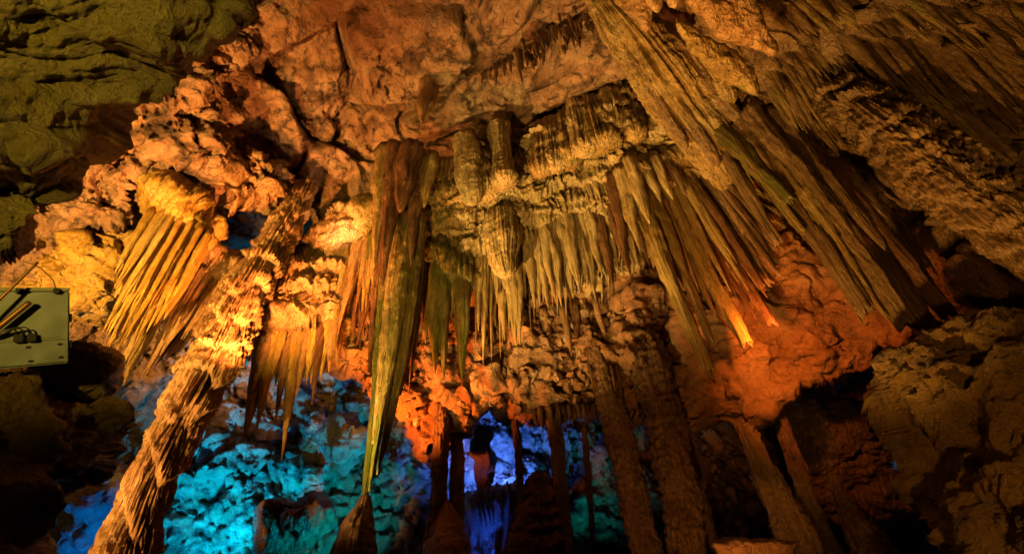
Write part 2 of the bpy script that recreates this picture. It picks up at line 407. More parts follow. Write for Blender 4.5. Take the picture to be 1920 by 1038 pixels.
MOSS = (0.085, 0.115, 0.012)
M = {}
M['peach'] = stone('limestone_peach', (0.22, 0.115, 0.055), (0.46, 0.28, 0.16), (0.58, 0.42, 0.28), stain_amt=0.75, bump=1.0, crack=1.0)
M['gold'] = stone('calcite_gold', (0.36, 0.20, 0.035), (0.55, 0.36, 0.06), (0.62, 0.46, 0.16), stain_amt=0.15, zs=0.35, bump=0.6)
M['tan'] = stone('calcite_tan', (0.26, 0.13, 0.05), (0.46, 0.27, 0.115), (0.58, 0.41, 0.22), stain_amt=0.3, zs=0.35, bump=0.7)
M['cream'] = stone('calcite_cream', (0.32, 0.21, 0.08), (0.50, 0.37, 0.16), (0.60, 0.48, 0.25), stain_amt=0.22, zs=0.3, bump=0.7)
M['rust'] = stone('calcite_rust', (0.08, 0.035, 0.02), (0.17, 0.08, 0.035), (0.28, 0.16, 0.075), stain_amt=0.4, zs=0.3, bump=0.6)
M['green'] = stone('calcite_with_algae', (0.10, 0.075, 0.02), (0.18, 0.14, 0.035), (0.27, 0.20, 0.065), stain_amt=0.35, zs=0.25, moss=MOSS, moss_amt=0.45, bump=0.6)
M['ochre'] = stone('calcite_ochre', (0.22, 0.14, 0.04), (0.36, 0.24, 0.08), (0.46, 0.34, 0.14), stain_amt=0.3, zs=0.3, moss=MOSS, moss_amt=0.15, bump=0.6)
M['brown'] = stone('dripstone_brown', (0.13, 0.075, 0.03), (0.24, 0.145, 0.065), (0.34, 0.22, 0.10), stain_amt=0.35, zs=0.35, bump=0.7)
M['mottled'] = stone('dripstone_mottled', (0.11, 0.055, 0.025), (0.22, 0.12, 0.05), (0.34, 0.21, 0.10), stain_amt=0.6, zs=0.6, streak=0.25, bump=1.0)
M['olive'] = stone('rock_olive', (0.16, 0.12, 0.035), (0.28, 0.22, 0.07), (0.36, 0.30, 0.12), stain_amt=0.45, bump=1.0, moss=(0.12, 0.13, 0.03), moss_amt=0.2, rough=0.5, fine=26)
M['boulder'] = stone('rock_brown', (0.15, 0.08, 0.02), (0.30, 0.18, 0.045), (0.42, 0.28, 0.09), stain_amt=0.6, bump=1.2, fine=24)
M['grey'] = stone('limestone_grey', (0.25, 0.22, 0.19), (0.42, 0.38, 0.33), (0.55, 0.51, 0.46), stain=(0.10, 0.06, 0.035), stain_amt=0.4, bump=0.9)
M['orange'] = stone('limestone_orange', (0.15, 0.07, 0.03), (0.30, 0.155, 0.065), (0.42, 0.26, 0.13), stain_amt=0.4, bump=0.8)

# ================================================================== SETTING
sh = TPS([(-500, -450, 8), (0, -450, 10), (960, -450, 12.2), (1900, -450, 9), (2420, -450, 7),
          (-500, 0, 8.5), (0, 0, 11), (250, 0, 13.5), (500, 0, 15.3), (700, 0, 16), (960, 0, 16.6), (1250, 0, 15.6), (1500, 0, 14), (1900, 0, 11.5), (2420, 0, 8),
          (0, 250, 11.5), (200, 250, 13), (350, 200, 14.6), (500, 220, 16.8), (700, 200, 18.6), (960, 200, 19.4), (1200, 200, 18.6), (1500, 250, 16.5), (1750, 250, 13.5), (2000, 250, 11.5),
          (150, 420, 13), (300, 400, 14.5), (430, 420, 17), (600, 360, 18), (800, 330, 19.4), (1000, 330, 19.8), (1200, 400, 19), (1500, 450, 16.5), (1900, 450, 11.5),
          (0, 560, 12.5), (150, 560, 13.5), (330, 620, 15.5), (600, 560, 19), (900, 560, 19.5), (1300, 560, 18.5), (1700, 600, 16), (2000, 600, 12),
          (0, 800, 14), (250, 800, 15), (500, 780, 16.5), (800, 780, 17.8), (1000, 800, 18.4), (1300, 780, 19.5), (1600, 780, 20), (1900, 780, 19), (2420, 780, 14), (-500, 780, 10),
          (0, 1038, 12.5), (250, 1038, 13.5), (500, 1038, 14.4), (800, 1038, 15), (1000, 1038, 15.4), (1300, 1038, 16.5), (1600, 1038, 17), (2000, 1038, 17),
          (-500, 1350, 9), (400, 1350, 12), (960, 1350, 13), (1600, 1350, 14), (2420, 1350, 12)])
def axis(a, b, lo, hi, fine, coarse):
    return np.r_[np.arange(a, lo, coarse), np.arange(lo, hi, fine), np.arange(hi, b+coarse, coarse)]
xs = axis(-500, 2420, -12, 1932, 3.7, 16); ys = axis(-450, 1350, -12, 1050, 3.7, 16)
X, Yg = np.meshgrid(xs, ys); px, py = X.ravel(), Yg.ravel()
V = P(px, py, sh(px, py)); nx, ny = len(xs), len(ys); I = np.arange(nx*ny).reshape(ny, nx)
Q = np.stack([I[:-1, :-1], I[1:, :-1], I[1:, 1:], I[:-1, 1:]], -1).reshape(-1, 4)
V = V + 0.5*np.stack([noise(V*0.35, k) for k in (61, 62, 63)], 1)
N = normals(V, Q)
if ((V-CAM)*N).sum() > 0: N = -N; Q = Q[:, ::-1]
gold = (1-sstep(px, 380, 520))*(1-sstep(py, 430, 560))          # crusted flowstone on the left wall
ceil = sstep(px, 400, 520)*(1-sstep(px, 1150, 1300))*(1-sstep(py, 330, 420))   # bare bedded ceiling
rest = np.clip(1-gold-ceil, 0, 1)
skew = V@np.array([[0.8, 0.3, 0.5], [-0.5, 0.9, 0.2], [-0.3, -0.4, 0.85]])
disp = np.zeros(len(V))
crust = 1.0*ridge(skew*np.array([0.5, 0.9, 1.3]), 4, 71, 0.55) + 0.55*ridge(skew*np.array([0.9, 2.2, 2.8]), 3, 75) + 1.1*fbm(V*0.45, 4, 77)-0.9
bed = np.stack([V@np.array([0.87, -0.5, 0.05]), V@np.array([0.5, 0.87, 0]), V[:, 2]], 1)
wv_ = 0.35*noise(V*0.5, 38)[:, None]
slab = slabs(bed*np.array([0.30, 1, 1])+wv_, 2.8, 1.7, 31) + slabs(bed*np.array([0.4, 1, 1]), 0.7, 0.24, 32) + slabs(V, 0.33, 0.10, 39) + 0.24*fbm(V*1.0, 6, 33, 0.6) + 0.45*(ridge(bed*np.array([0.22, 0.9, 0.9]), 3, 36)-.6)
rgh = slabs(V, 0.9, 0.42, 34) + slabs(V, 0.42, 0.20, 37) + rocky(V, 0.9, 0.6, 35)
disp = gold*crust+ceil*slab+rest*rgh
V = V+N*disp[:, None]
tag(link('cave_wall', mesh_np('cave_wall', V, Q), M['peach'], (0, 0, 0)), kind='structure')
def rk(a=0.3, s=1.0, seed=1):
    return lambda p: rocky(p, s, a, seed)
def fl(fu=3.0, tiers=1.2, at=0.25, af=0.12, seed=3, rough=0.05):
    return lambda p: flow(p, fu, tiers, at, af, seed)+rough*fbm(p*1.6, 4, seed+40)

# ------------------------------------------------------------------ rubble band under the draperies, and the arch
rub = TPS([(600, 480, 17.5), (960, 480, 17.2), (1330, 480, 16.6), (640, 600, 15.4), (960, 600, 14.9), (1330, 600, 14.4),
           (600, 700, 14.0), (800, 720, 13.5), (1000, 740, 13.0), (1300, 740, 12.9), (860, 800, 12.9), (1100, 790, 12.5), (1350, 800, 12.6)])
def rub_disp(p):
    return slabs(p, 0.62, 0.20, 81)+slabs(p, 0.3, 0.05, 82)+0.5*fbm(p*0.6, 5, 83, 0.55)
rw = mass('rubble_wall', [(610, 500), (760, 470), (960, 440), (1180, 470), (1330, 540), (1360, 660), (1350, 770), (1310, 800), (1250, 770), (1205, 790), (1150, 775),
                          (1090, 772), (1020, 790), (965, 800), (935, 775), (890, 768), (868, 790), (862, 830), (830, 850), (800, 850), (760, 790), (700, 745), (640, 700), (600, 640)],
          rub, 0.5, 1.6, 45, 3.0, rub_disp, M['orange'], wob=0.4)
tag(rw, kind='structure')

arch_d = TPS([(1280, 560, 13.4), (1500, 460, 14.2), (1750, 560, 12.6), (1300, 800, 12.2), (1500, 700, 12.6), (1700, 640, 12.0), (1450, 780, 12.2)])
ar = mass('rock_arch', [(1270, 560), (1370, 520), (1430, 430), (1520, 420), (1640, 520), (1780, 600), (1800, 640), (1720, 660), (1660, 680), (1640, 688), (1580, 712), (1505, 735), (1455, 775),
                        (1400, 788), (1335, 806), (1290, 800), (1270, 700)], arch_d, 0.6, 1.2, 50, 2.6,
          lambda p: slabs(p, 1.5, 0.16, 91)+0.42*fbm(p*0.8, 6, 92, 0.55)+0.10*(ridge(p*np.array([0.7, 0.7, 2.4]), 3, 93)-.5), M['orange'], wob=0.5)
tag(ar, 'orange lit limestone arch over the black opening', 'rock arch')

# ------------------------------------------------------------------ foreground rock
def pancake(p):
    v = p[:, 2]*0.40-p[:, 1]*0.97-0.04*p[:, 0]+0.38*noise(p*np.array([0.45, 0.6, 0.6]), 5)+0.15*noise(p*1.3, 6)
    ph = v*3.3; k = np.floor(ph); f = ph-k; rid = np.mod(k*0.618+0.2, 1)
    lay = (f**0.4)*np.sqrt(np.maximum(0, 1-f**4))
    p2 = v*9+0.5*noise(p*np.array([1, 2, 2]), 14); f2 = p2-np.floor(p2)
    return (0.12+0.22*rid)*lay*(0.75+0.9*noise(p*np.array([0.8, 1.0, 1.0]), 8))+0.05*f2**0.5*(1-f2**4)+0.30*fbm(p*0.8, 5, 7)+0.05*(ridge(p*np.array([1.2, 3, 3]), 3, 11)-.5)+0.03*fbm(p*5, 3, 10)
ov = mass('rock_overhang', [(-420, -380), (420, -380), (470, -60), (400, 20), (385, 60), (330, 120), (250, 170), (238, 205), (200, 240), (190, 262), (125, 285), (95, 330), (60, 345), (-80, 350), (-420, 380)],
          TPS([(-400, -300, 4.2), (-400, 400, 4.6), (0, 0, 5.2), (0, 330, 5.8), (250, 180, 6.3), (400, 0, 6.0), (400, -350, 5)]), 0.7, 1.5, 130, 3.4, pancake, M['olive'], wob=0.25)
tag(ov, 'olive layered rock overhang folded like pancakes', 'rock')
nb = mass('boulder', [(-160, 350), (20, 340), (55, 352), (66, 400), (60, 440), (40, 476), (-40, 500), (-160, 500)], 5.4, 0.5, 0.8, 60, 2.6, rk(0.3, 0.8, 12), M['olive'], wob=0.15)
tag(nb, 'rounded dark rock knob tucked under the olive overhang', 'rock')
lb = mass('boulder', [(-300, 690), (0, 712), (90, 706), (150, 722), (215, 738), (227, 765), (212, 800), (205, 860), (178, 898), (128, 925), (80, 985), (50, 1040), (30, 1200), (-300, 1250)],
          TPS([(-300, 690, 3.4), (0, 710, 4.2), (220, 740, 4.9), (200, 880, 4.6), (0, 1000, 3.6), (-300, 1200, 3)]), 0.6, 1.2, 120, 3.6,
          lambda p: 0.42*fbm(p*1.3, 5, 15)+0.16*(ridge(p*2.0, 3, 16)-.5), M['boulder'], wob=0.2)
tag(lb, 'dark brown craggy boulder under the metal cabinet', 'boulder')
sb = mass('boulder', [(60, 668), (130, 640), (180, 645), (207, 672), (212, 705), (190, 728), (120, 730), (60, 720)], 5.2, 0.3, 0.6, 40, 2.4, rk(0.22, 0.6, 17), M['boulder'], wob=0.1)
tag(sb, 'small red brown rock between the cabinet and the gold stalactites', 'boulder')
def pitted(p):
    q = p+0.35*np.stack([noise(p*1.2, k) for k in (1, 2, 3)], 1)
    d1, d2, r, v = voro(q*np.array([2.7, 2.7, 1.6]), 51)
    pit = -0.30*(1-sstep(d1, 0.05, 0.5))*(r > 0.3)
    m = sstep(noise(p*0.7, 55), -0.2, 0.2)
    return pit*m+0.40*fbm(p*0.7, 6, 53, 0.55)+0.16*(ridge(p*1.9, 3, 54)-.5)+0.05*(ridge(p*5.5, 2, 56)-.5)
rb = mass('boulder', [(2320, 540), (2000, 590), (1900, 604), (1820, 608), (1755, 618), (1700, 640), (1650, 672), (1648, 695), (1664, 735), (1668, 800), (1695, 845), (1716, 878), (1694, 900), (1692, 925), (1712, 950), (1760, 990), (1800, 1040), (1880, 1180), (2320, 1250)],
          TPS([(1650, 690, 7.4), (1720, 880, 6.4), (1900, 620, 6.6), (1900, 1000, 4.6), (2300, 560, 5.6), (2300, 1200, 3.6), (1800, 1030, 5.4)]), 0.7, 1.4, 130, 3.4, pitted, M['boulder'], wob=0.25)
tag(rb, 'large amber brown pitted boulder beside the black opening', 'boulder')
fk = mass('rock_flake', [(1325, 1017), (1400, 1008), (1440, 1003), (1480, 1010), (1512, 1013), (1490, 1030), (1480, 1110), (1345, 1110), (1352, 1030)], 6.2, 0.2, 0.3, 20, 2.0, rk(0.06, 0.5, 18), M['orange'])
tag(fk, 'pale flat rock flake lying below the leaning columns', 'rock')
dk = mass('boulder', [(1792, 470), (1860, 440), (2000, 420), (2100, 560), (2000, 600), (1900, 595), (1800, 606), (1770, 560)], 9.5, 0.6, 1.0, 60, 3.2, rk(0.3, 0.9, 19), M['rust'], wob=0.3)
tag(dk, 'dark red brown rock above the pitted boulder', 'boulder')

# ------------------------------------------------------------------ far cave below: ledges, orange rock, hanging block, blue curtain
m_ = mass('boulder', [(478, 960), (520, 925), (590, 918), (625, 945), (622, 985), (590, 1010), (540, 1030), (490, 1020)], 13.2, 0.7, 0.8, 40, 2.4, rk(0.35, 0.8, 20), M['rust'], wob=0.3)
tag(m_, 'rust coloured rock against the cyan lit wall', 'boulder')
m_ = mass('boulder', [(600, 800), (640, 770), (690, 800), (680, 860), (640, 880), (606, 850)], 15.2, 0.6, 0.8, 40, 2.6, rk(0.4, 0.8, 22), M['grey'], wob=0.3)
tag(m_, 'brownish rock jutting from the cyan lit wall behind the long green stalactite', 'boulder')
m_ = mass('hanging_block', [(886, 800), (910, 792), (926, 815), (928, 890), (915, 930), (895, 925), (884, 860)], 14.4, 0.25, 0.4, 14, 2.0, rk(0.16, 0.5, 23), M['orange'], wob=0.1)
tag(m_, 'orange rock block hanging in the blue alcove', 'rock')
m_ = mass('flowstone_curtain', [(868, 930), (900, 922), (940, 918), (968, 910), (980, 960), (985, 1110), (860, 1110)], lambda x, y: dY(y, 14.6), 0.35, 0.6, 26, 2.2, fl(5, 0.25, 0.12, 0.22, 25, 0.03), M['grey'], wob=0.15)
tag(m_, 'ribbed flowstone curtain glowing deep blue in the alcove', 'flowstone')
m_ = mass('flowstone_mound', [(1470, 770), (1530, 742), (1610, 745), (1665, 790), (1700, 860), (1720, 960), (1600, 1000), (1520, 920), (1480, 850)], 14.6, 0.7, 1.0, 60, 2.6,
          lambda p: 0.14*ridge(p*np.array([1.2, 1.2, 4.5])+0.4*noise(p, 4)[:, None], 3, 26)+0.3*fbm(p*0.7, 4, 27), M['brown'], wob=0.3)
tag(m_, 'dark rippled flowstone mound under the orange arch', 'flowstone')
for i, (poly, d, lab) in enumerate([([(70, 930), (150, 870), (230, 900), (240, 1000), (150, 1060), (40, 1080)], 11.5, 'blue lit rock ledge behind the brown boulder'),
                                    ([(1680, 780), (1740, 800), (1760, 900), (1700, 960), (1650, 880)], 15.5, 'blue tinged rock deep in the black opening')]):
    tag(mass('rock_ledge', poly, d, 0.6, 0.8, 50, 3.0, rk(0.4, 0.8, 28+i), M['grey'], wob=0.3), lab, 'rock')

# ================================================================== FORMATIONS
# big tiered column on the left
trunk(None, 'flowstone_column', [(575, 350, 39), (545, 405, 49), (505, 470, 60), (462, 545, 81), (425, 620, 88), (395, 690, 87), (355, 760, 83), (318, 830, 75), (285, 900, 77), (262, 960, 80), (242, 1020, 95), (218, 1100, 114)],
      17.2, M['tan'], 5, nr=260, step=2.1, ecc=0.85, flute=0.26, nfl=15, ring=0.02, knob=0.03, tiers=13, tamp=0.33, stretch=0.5, soft=0.22, lump=0.28,
      label='tall tan flowstone column built of drooping fluted tiers', cat='column')

# golden fan
g = empty('stalactite_curtain', P(340, 400, 13.8), 'golden yellow fan of thin stalactites below a smooth gold cap', 'stalactites', 'stalactite curtains')
mass('flowstone_cap', [(265, 320), (330, 318), (372, 370), (398, 425), (395, 470), (340, 455), (285, 420), (262, 370)], 14.0, 0.7, 1.0, 40, 2.4, fl(4.5, 0.6, 0.2, 0.14, 30), M['gold'], g, wob=0.2)
curtain(g, [(278, 400), (330, 400), (392, 440)], [(215, 505), (205, 560), (245, 600), (315, 580)], 34, 11, M['gold'], 13.4, 31, ecc=1.0, tip=0.7, flute=0.25, lump=0.1, wv=0.25)
curtain(g, [(300, 430), (395, 455)], [(182, 640), (195, 675), (245, 650), (308, 600)], 24, 13, M['gold'], 13.7, 32, ecc=1.0, tip=0.7, flute=0.25, lump=0.1, wv=0.25)
curtain(g, [(330, 500), (350, 490)], [(196, 722), (232, 725)], 8, 15, M['ochre'], 13.4, 33, ecc=1.0, tip=0.7)
mass('flowstone_lobe', [(372, 425), (400, 395), (428, 400), (430, 435), (410, 465), (380, 470)], 14.4, 0.5, 0.6, 24, 2.2, rk(0.12, 0.5, 33), M['gold'], g)

# crusted flowstone on the left wall
def lace(p):
    q = p@np.array([[0.8, 0.3, 0.5], [-0.5, 0.9, 0.2], [-0.3, -0.4, 0.85]])+0.25*noise(p*1.3, 3)[:, None]
    return 0.42*ridge(q*np.array([0.7, 1.6, 2.2]), 3, 171)+0.22*ridge(q*np.array([1.6, 4.2, 4.8]), 2, 172)+0.5*fbm(p*0.6, 4, 173)-0.2
def hollow(p):
    d1, d2, r, v = voro(p*0.62+0.2*noise(p, 5)[:, None], 61)
    return lace(p)-0.9*(1-sstep(d1, 0.1, 0.5))*(r > 0.4)
lw = TPS([(0, 500, 12), (100, 300, 12.2), (250, 300, 13.2), (400, 50, 14.2), (450, 300, 15.2), (250, 540, 13.4), (300, 100, 13)])
for poly, m, dsp, lab in [([(225, 215), (300, 150), (360, 70), (400, 10), (490, 0), (470, 90), (440, 150), (430, 240), (445, 300), (390, 350), (310, 330), (240, 280)], 'peach', lace, 'brightly lit golden lacy flowstone crust beside the olive overhang'),
                     ([(85, 340), (130, 275), (200, 262), (295, 300), (280, 350), (268, 420), (215, 450), (150, 440), (95, 410)], 'peach', hollow, 'pinkish flowstone crust with dark hollows'),
                     ([(40, 490), (120, 440), (255, 440), (250, 500), (225, 560), (130, 580), (60, 550)], 'gold', lace, 'yellow flowstone ledge above the metal cabinet'),
                     ([(390, 330), (440, 290), (540, 300), (560, 350), (520, 390), (450, 380), (400, 370)], 'tan', lace, 'brown fluted crust under the bare ceiling beside the gold cap')]:
    tag(mass('flowstone_crust', poly, lambda x, y: lw(x, y)+0.6, 0.7, 1.0, 45, 2.4, dsp, M[m], wob=0.5, wobs=0.8), lab, 'flowstone', 'flowstone crusts')

# brown curtain beside it
g = empty('stalactite_curtain', P(410, 480, 14.2), 'tan curtain of slim stalactites between the gold fan and the tall column', 'stalactites', 'stalactite curtains')
mass('flowstone_cap', [(368, 500), (390, 472), (430, 470), (455, 490), (450, 530), (400, 545), (365, 535)], 14.4, 0.5, 0.8, 24, 2.2, fl(5, 0.8, 0.2, 0.14, 34), M['tan'], g)
curtain(g, [(370, 505), (448, 510)], [(250, 730), (285, 690), (318, 640), (352, 640), (372, 625)], 26, 13, M['tan'], 14.0, 35, ecc=1.0, tip=0.7, flute=0.25, lump=0.1, wv=0.25)
curtain(g, [(395, 540), (440, 530)], [(275, 700), (350, 655), (385, 640)], 16, 15, [M['tan'], M['rust']], 14.3, 36, ecc=1.0, flute=0.25, lump=0.1)

# skirted drapery with long stalactites
g = empty('flowstone_drapery', P(580, 480, 15.8), 'stepped tan flowstone skirt ending in long golden stalactites over cyan rock', 'flowstone', 'flowstone draperies')
mass('flowstone_tier', [(575, 480), (600, 430), (625, 400), (655, 398), (662, 430), (655, 485), (640, 500), (590, 500)], TPS([(575, 480, 16.6), (655, 400, 17.2), (600, 400, 17.3), (655, 500, 16.2)]), 0.5, 0.8, 28, 2.0, lambda p: flow(p, 6.0, 1.0, 0.28, 0.16, 144)+0.2*fbm(p*0.9, 4, 44), M['tan'], g, wob=0.2)
mass('flowstone_tier', [(492, 520), (520, 492), (570, 482), (625, 482), (646, 500), (645, 560), (632, 610), (600, 600), (560, 612), (515, 620), (490, 580)], TPS([(490, 500, 16.1), (640, 490, 16.2), (490, 620, 14.5), (640, 610, 14.7), (565, 540, 15.3)]), 0.5, 0.8, 30, 2.0, lambda p: flow(p, 6.0, 1.1, 0.34, 0.16, 142)+0.2*fbm(p*0.9, 4, 43), M['tan'], g, wob=0.2)
for k, (x0, y0, x1, y1, a, b, m) in enumerate([(520, 545, 458, 822, 44, 26, 'tan'), (532, 545, 480, 812, 34, 16, 'gold'), (545, 548, 508, 712, 26, 14, 'gold'), (556, 550, 515, 795, 30, 10, 'tan'),
        (570, 550, 527, 868, 34, 9, 'ochre'), (566, 548, 540, 720, 24, 12, 'gold'), (585, 548, 555, 745, 30, 12, 'tan'), (598, 548, 575, 715, 26, 14, 'gold'), (610, 545, 585, 760, 24, 9, 'rust'),
        (622, 540, 600, 715, 26, 12, 'gold'), (634, 535, 616, 700, 26, 14, 'tan'), (505, 570, 470, 770, 24, 14, 'rust'), (640, 520, 632, 690, 24, 12, 'tan'), (590, 560, 562, 690, 22, 12, 'tan')]):
    pipe(g, 'stalactite', x0, y0, x1, y1, a, b, 15.6-0.1*(k % 3), M[m], 430+k, flute=0.2, nfl=4)

curtain(g, [(505, 560, 15.7), (565, 570, 15.5), (640, 545, 15.8)], [(462, 790), (500, 740), (540, 720), (580, 730), (630, 670)], 34, 19, [M['tan'], M['gold'], M['gold'], M['rust']], 15.5, 143, tip=0.5, flute=0.3, lump=0.12, dj=0.3, lj=0.22)

# ochre curtain between the skirt and the long green stalactite
g = empty('stalactite_curtain', P(665, 420, 16.6), 'short ochre stalactite curtain left of the long green stalactite', 'stalactites', 'stalactite curtains')
mass('flowstone_cap', [(640, 420), (665, 375), (700, 370), (712, 430), (700, 480), (650, 490)], 16.9, 0.5, 0.8, 26, 2.2, fl(5, 0.8, 0.2, 0.14, 44), M['ochre'], g)
curtain(g, [(640, 470), (705, 440)], [(622, 690), (640, 600), (665, 600), (690, 590)], 12, 18, [M['ochre'], M['tan']], 16.3, 45)
curtain(g, [(660, 500), (725, 520)], [(652, 660), (672, 660), (690, 640), (720, 620)], 6, 15, M['rust'], 16.0, 46)
mass('flowstone_lobe', [(622, 600), (640, 582), (660, 592), (662, 622), (645, 640), (625, 632)], 14.6, 0.3, 0.4, 14, 2.0, rk(0.15, 0.4, 47), M['ochre'], g)

# dark ribbed stalactites hanging from the ceiling
g = empty('stalactite_cluster', P(750, 290, 17.6), 'dark rust and olive ribbed stalactites hanging from the bare ceiling', 'stalactites')
for k, (x0, y0, x1, y1, a, b, m, kd) in enumerate([(722, 285, 702, 500, 34, 20, 'ochre', 'taper'), (738, 282, 716, 545, 36, 22, 'rust', 'taper'), (752, 285, 742, 420, 26, 18, 'rust', 'taper'),
        (770, 282, 750, 400, 46, 34, 'rust', 'taper'), (792, 292, 778, 420, 22, 22, 'ochre', 'taper'), (808, 296, 795, 390, 26, 18, 'ochre', 'taper'), (725, 420, 700, 560, 34, 24, 'ochre', 'taper'),
        (735, 440, 718, 560, 26, 14, 'gold', 'taper'), (708, 500, 668, 650, 14, 9, 'rust', 'taper'), (722, 520, 683, 655, 12, 8, 'rust', 'taper'), (730, 540, 697, 640, 14, 8, 'brown', 'taper'),
        (785, 480, 745, 752, 18, 6, 'rust', 'taper'), (795, 440, 766, 748, 22, 7, 'brown', 'taper'), (740, 560, 735, 740, 20, 8, 'rust', 'taper'), (783, 300, 770, 500, 26, 16, 'rust', 'taper')]):
    pipe(g, 'stalactite', x0, y0, x1, y1, a, b, 16.8-0.12*(k % 4) if y0 < 400 else 16.0, M[m], 480+k, kind=kd, flute=0.3, nfl=6, flare=0.15)
curtain(g, [(815, 300), (850, 300)], [(812, 345), (845, 340)], 7, 8, M['ochre'], 17.4, 49)

# the long green one that nearly reaches the floor
g = empty('long_stalactite', P(755, 390, 15.8), 'very long mossy green stalactite that meets a stalagmite far below', 'stalactite')
trunk(g, 'stem', [(755, 388, 34), (749, 440, 45), (742, 520, 42), (732, 610, 36), (719, 700, 29), (706, 780, 22), (695, 850, 17), (687, 910, 14), (681, 950, 14)], 15.6, M['green'], 51, nr=130, step=2.5, hang=True, ecc=0.7, flute=0.55, nfl=5, ring=0.005, knob=0.01, stretch=0.12)
trunk(g, 'rib', [(782, 400, 27), (778, 470, 32), (768, 560, 27), (750, 680, 22), (728, 800, 16), (706, 890, 9)], 15.2, M['green'], 52, nr=40, step=3, hang=True, ecc=0.8, flute=0.25, nfl=4, stretch=0.12)
trunk(g, 'rib', [(733, 420, 20), (722, 520, 22), (712, 640, 20), (703, 740, 16), (696, 830, 9)], 15.2, M['green'], 53, nr=40, step=3, hang=True, ecc=0.8, flute=0.25, nfl=4, stretch=0.12)
for k, (pts, dd, mm) in enumerate([([(765, 400, 26), (757, 500, 28), (742, 620, 24), (722, 740, 18), (703, 850, 10), (692, 920, 4)], 14.9, 'green'), ([(748, 410, 24), (738, 520, 26), (724, 640, 22), (712, 740, 16), (700, 830, 6)], 14.9, 'ochre'),
                             ([(720, 440, 20), (708, 540, 20), (700, 620, 16), (692, 700, 6)], 15.3, 'rust'), ([(790, 420, 20), (783, 520, 20), (768, 640, 16), (750, 740, 5)], 15.4, 'rust')]):
    trunk(g, 'rib', pts, dd, M[mm], 153+k, nr=30, step=4, ecc=0.9, flute=0.3, nfl=4, stretch=0.12)
trunk(None, 'stalagmite', [(686, 930, 18), (682, 955, 34), (672, 990, 62), (664, 1038, 86), (656, 1110, 104)], 8.9, M['rust'], 54, nr=80, ecc=0.9, flute=0.25, nfl=5, knob=0.03,
      label='smooth rust brown stalagmite under the long green stalactite', cat='stalagmite')

# green drapery
g = empty('flowstone_drapery', P(840, 430, 16.2), 'moss green drapery with blunt tips below rounded caps', 'flowstone', 'flowstone draperies')
mass('flowstone_cap', [(790, 420), (800, 375), (825, 345), (855, 350), (880, 400), (885, 450), (840, 450), (795, 455)], TPS([(790, 440, 16.3), (880, 440, 16.4), (830, 350, 17.5), (830, 400, 16.7)]), 0.45, 0.8, 26, 2.0, lambda p: flow(p, 6.0, 1.2, 0.32, 0.15, 145)+0.15*fbm(p*0.9, 4, 45), M['ochre'], g, wob=0.2)
mass('flowstone_cap', [(786, 480), (796, 445), (830, 424), (866, 430), (892, 452), (896, 500), (888, 540), (850, 530), (800, 540)], TPS([(790, 440, 16.4), (890, 440, 16.4), (790, 540, 14.9), (890, 540, 14.9)]), 0.4, 0.8, 26, 2.0, lambda p: flow(p, 5.0, 0.5, 0.25, 0.28, 146)+0.15*fbm(p*0.9, 4, 46), M['green'], g, wob=0.2)
for k, (x0, y0, x1, y1, a, b, m) in enumerate([(803, 450, 798, 645, 24, 20, 'ochre'), (815, 450, 816, 700, 32, 24, 'green'), (830, 455, 832, 718, 34, 16, 'green'), (846, 455, 846, 600, 24, 12, 'ochre'),
        (868, 450, 866, 712, 34, 20, 'green'), (858, 460, 856, 640, 20, 12, 'ochre'), (880, 450, 880, 580, 16, 9, 'ochre'), (795, 470, 790, 590, 20, 12, 'ochre')]):
    pipe(g, 'stalactite', x0, y0, x1, y1, a, b, 16.0-0.1*(k % 3), M[m], 560+k, flute=0.35, nfl=5)

# the cream cascade in the middle
g = empty('flowstone_cascade', P(1050, 400, 17.0), 'wide cream flowstone cascade fringed with pointed stalactites', 'flowstone')
casc = TPS([(850, 330, 18.4), (1000, 260, 18.6), (1150, 180, 18.4), (1300, 240, 17.0), (850, 440, 16.6), (960, 400, 17.0), (1100, 400, 16.8), (1250, 380, 16.2), (1000, 340, 17.4), (1100, 300, 17.6), (1200, 320, 16.9), (900, 480, 16.2), (1150, 440, 16.1)])
mass('flowstone_sheet', [(838, 360), (880, 345), (960, 335), (1000, 300), (1010, 240), (1060, 225), (1110, 200), (1160, 170), (1200, 200), (1260, 215), (1330, 270), (1340, 330), (1290, 370), (1240, 400), (1180, 420), (1120, 440), (1050, 440), (980, 470), (930, 480), (880, 490), (845, 440)],
     casc, 0.6, 1.2, 36, 2.2, lambda p: flow(p, 4.2, 1.25, 0.42, 0.17, 60)+0.25*fbm(p*0.8, 4, 61), M['cream'], g, wob=0.3)
mass('flowstone_sheet', [(890, 450), (960, 420), (1050, 400), (1130, 380), (1200, 350), (1230, 430), (1190, 500), (1120, 520), (1050, 530), (985, 520), (930, 560), (890, 560)],
     TPS([(890, 450, 16.9), (1050, 400, 17.2), (1220, 360, 16.9), (890, 560, 14.9), (1050, 530, 15.3), (1220, 480, 15.4)]), 0.3, 0.8, 30, 2.2, lambda p: flow(p, 3.6, 0.3, 0.2, 0.5, 62)+0.15*fbm(p, 4, 63), M['cream'], g, wob=0.2)
curtain(g, [(892, 470, 16.2), (960, 455, 16.5), (1050, 430, 16.6), (1130, 415, 16.4), (1200, 395, 16.2)], [(895, 640), (950, 600), (1000, 560), (1060, 575), (1110, 545), (1190, 515)], 44, 15, [M['cream'], M['cream'], M['tan']], 16.4, 69, tip=0.35, flute=0.35, nfl=5, knob=0.05, dj=0.15, lump=0.12, lj=0.25)
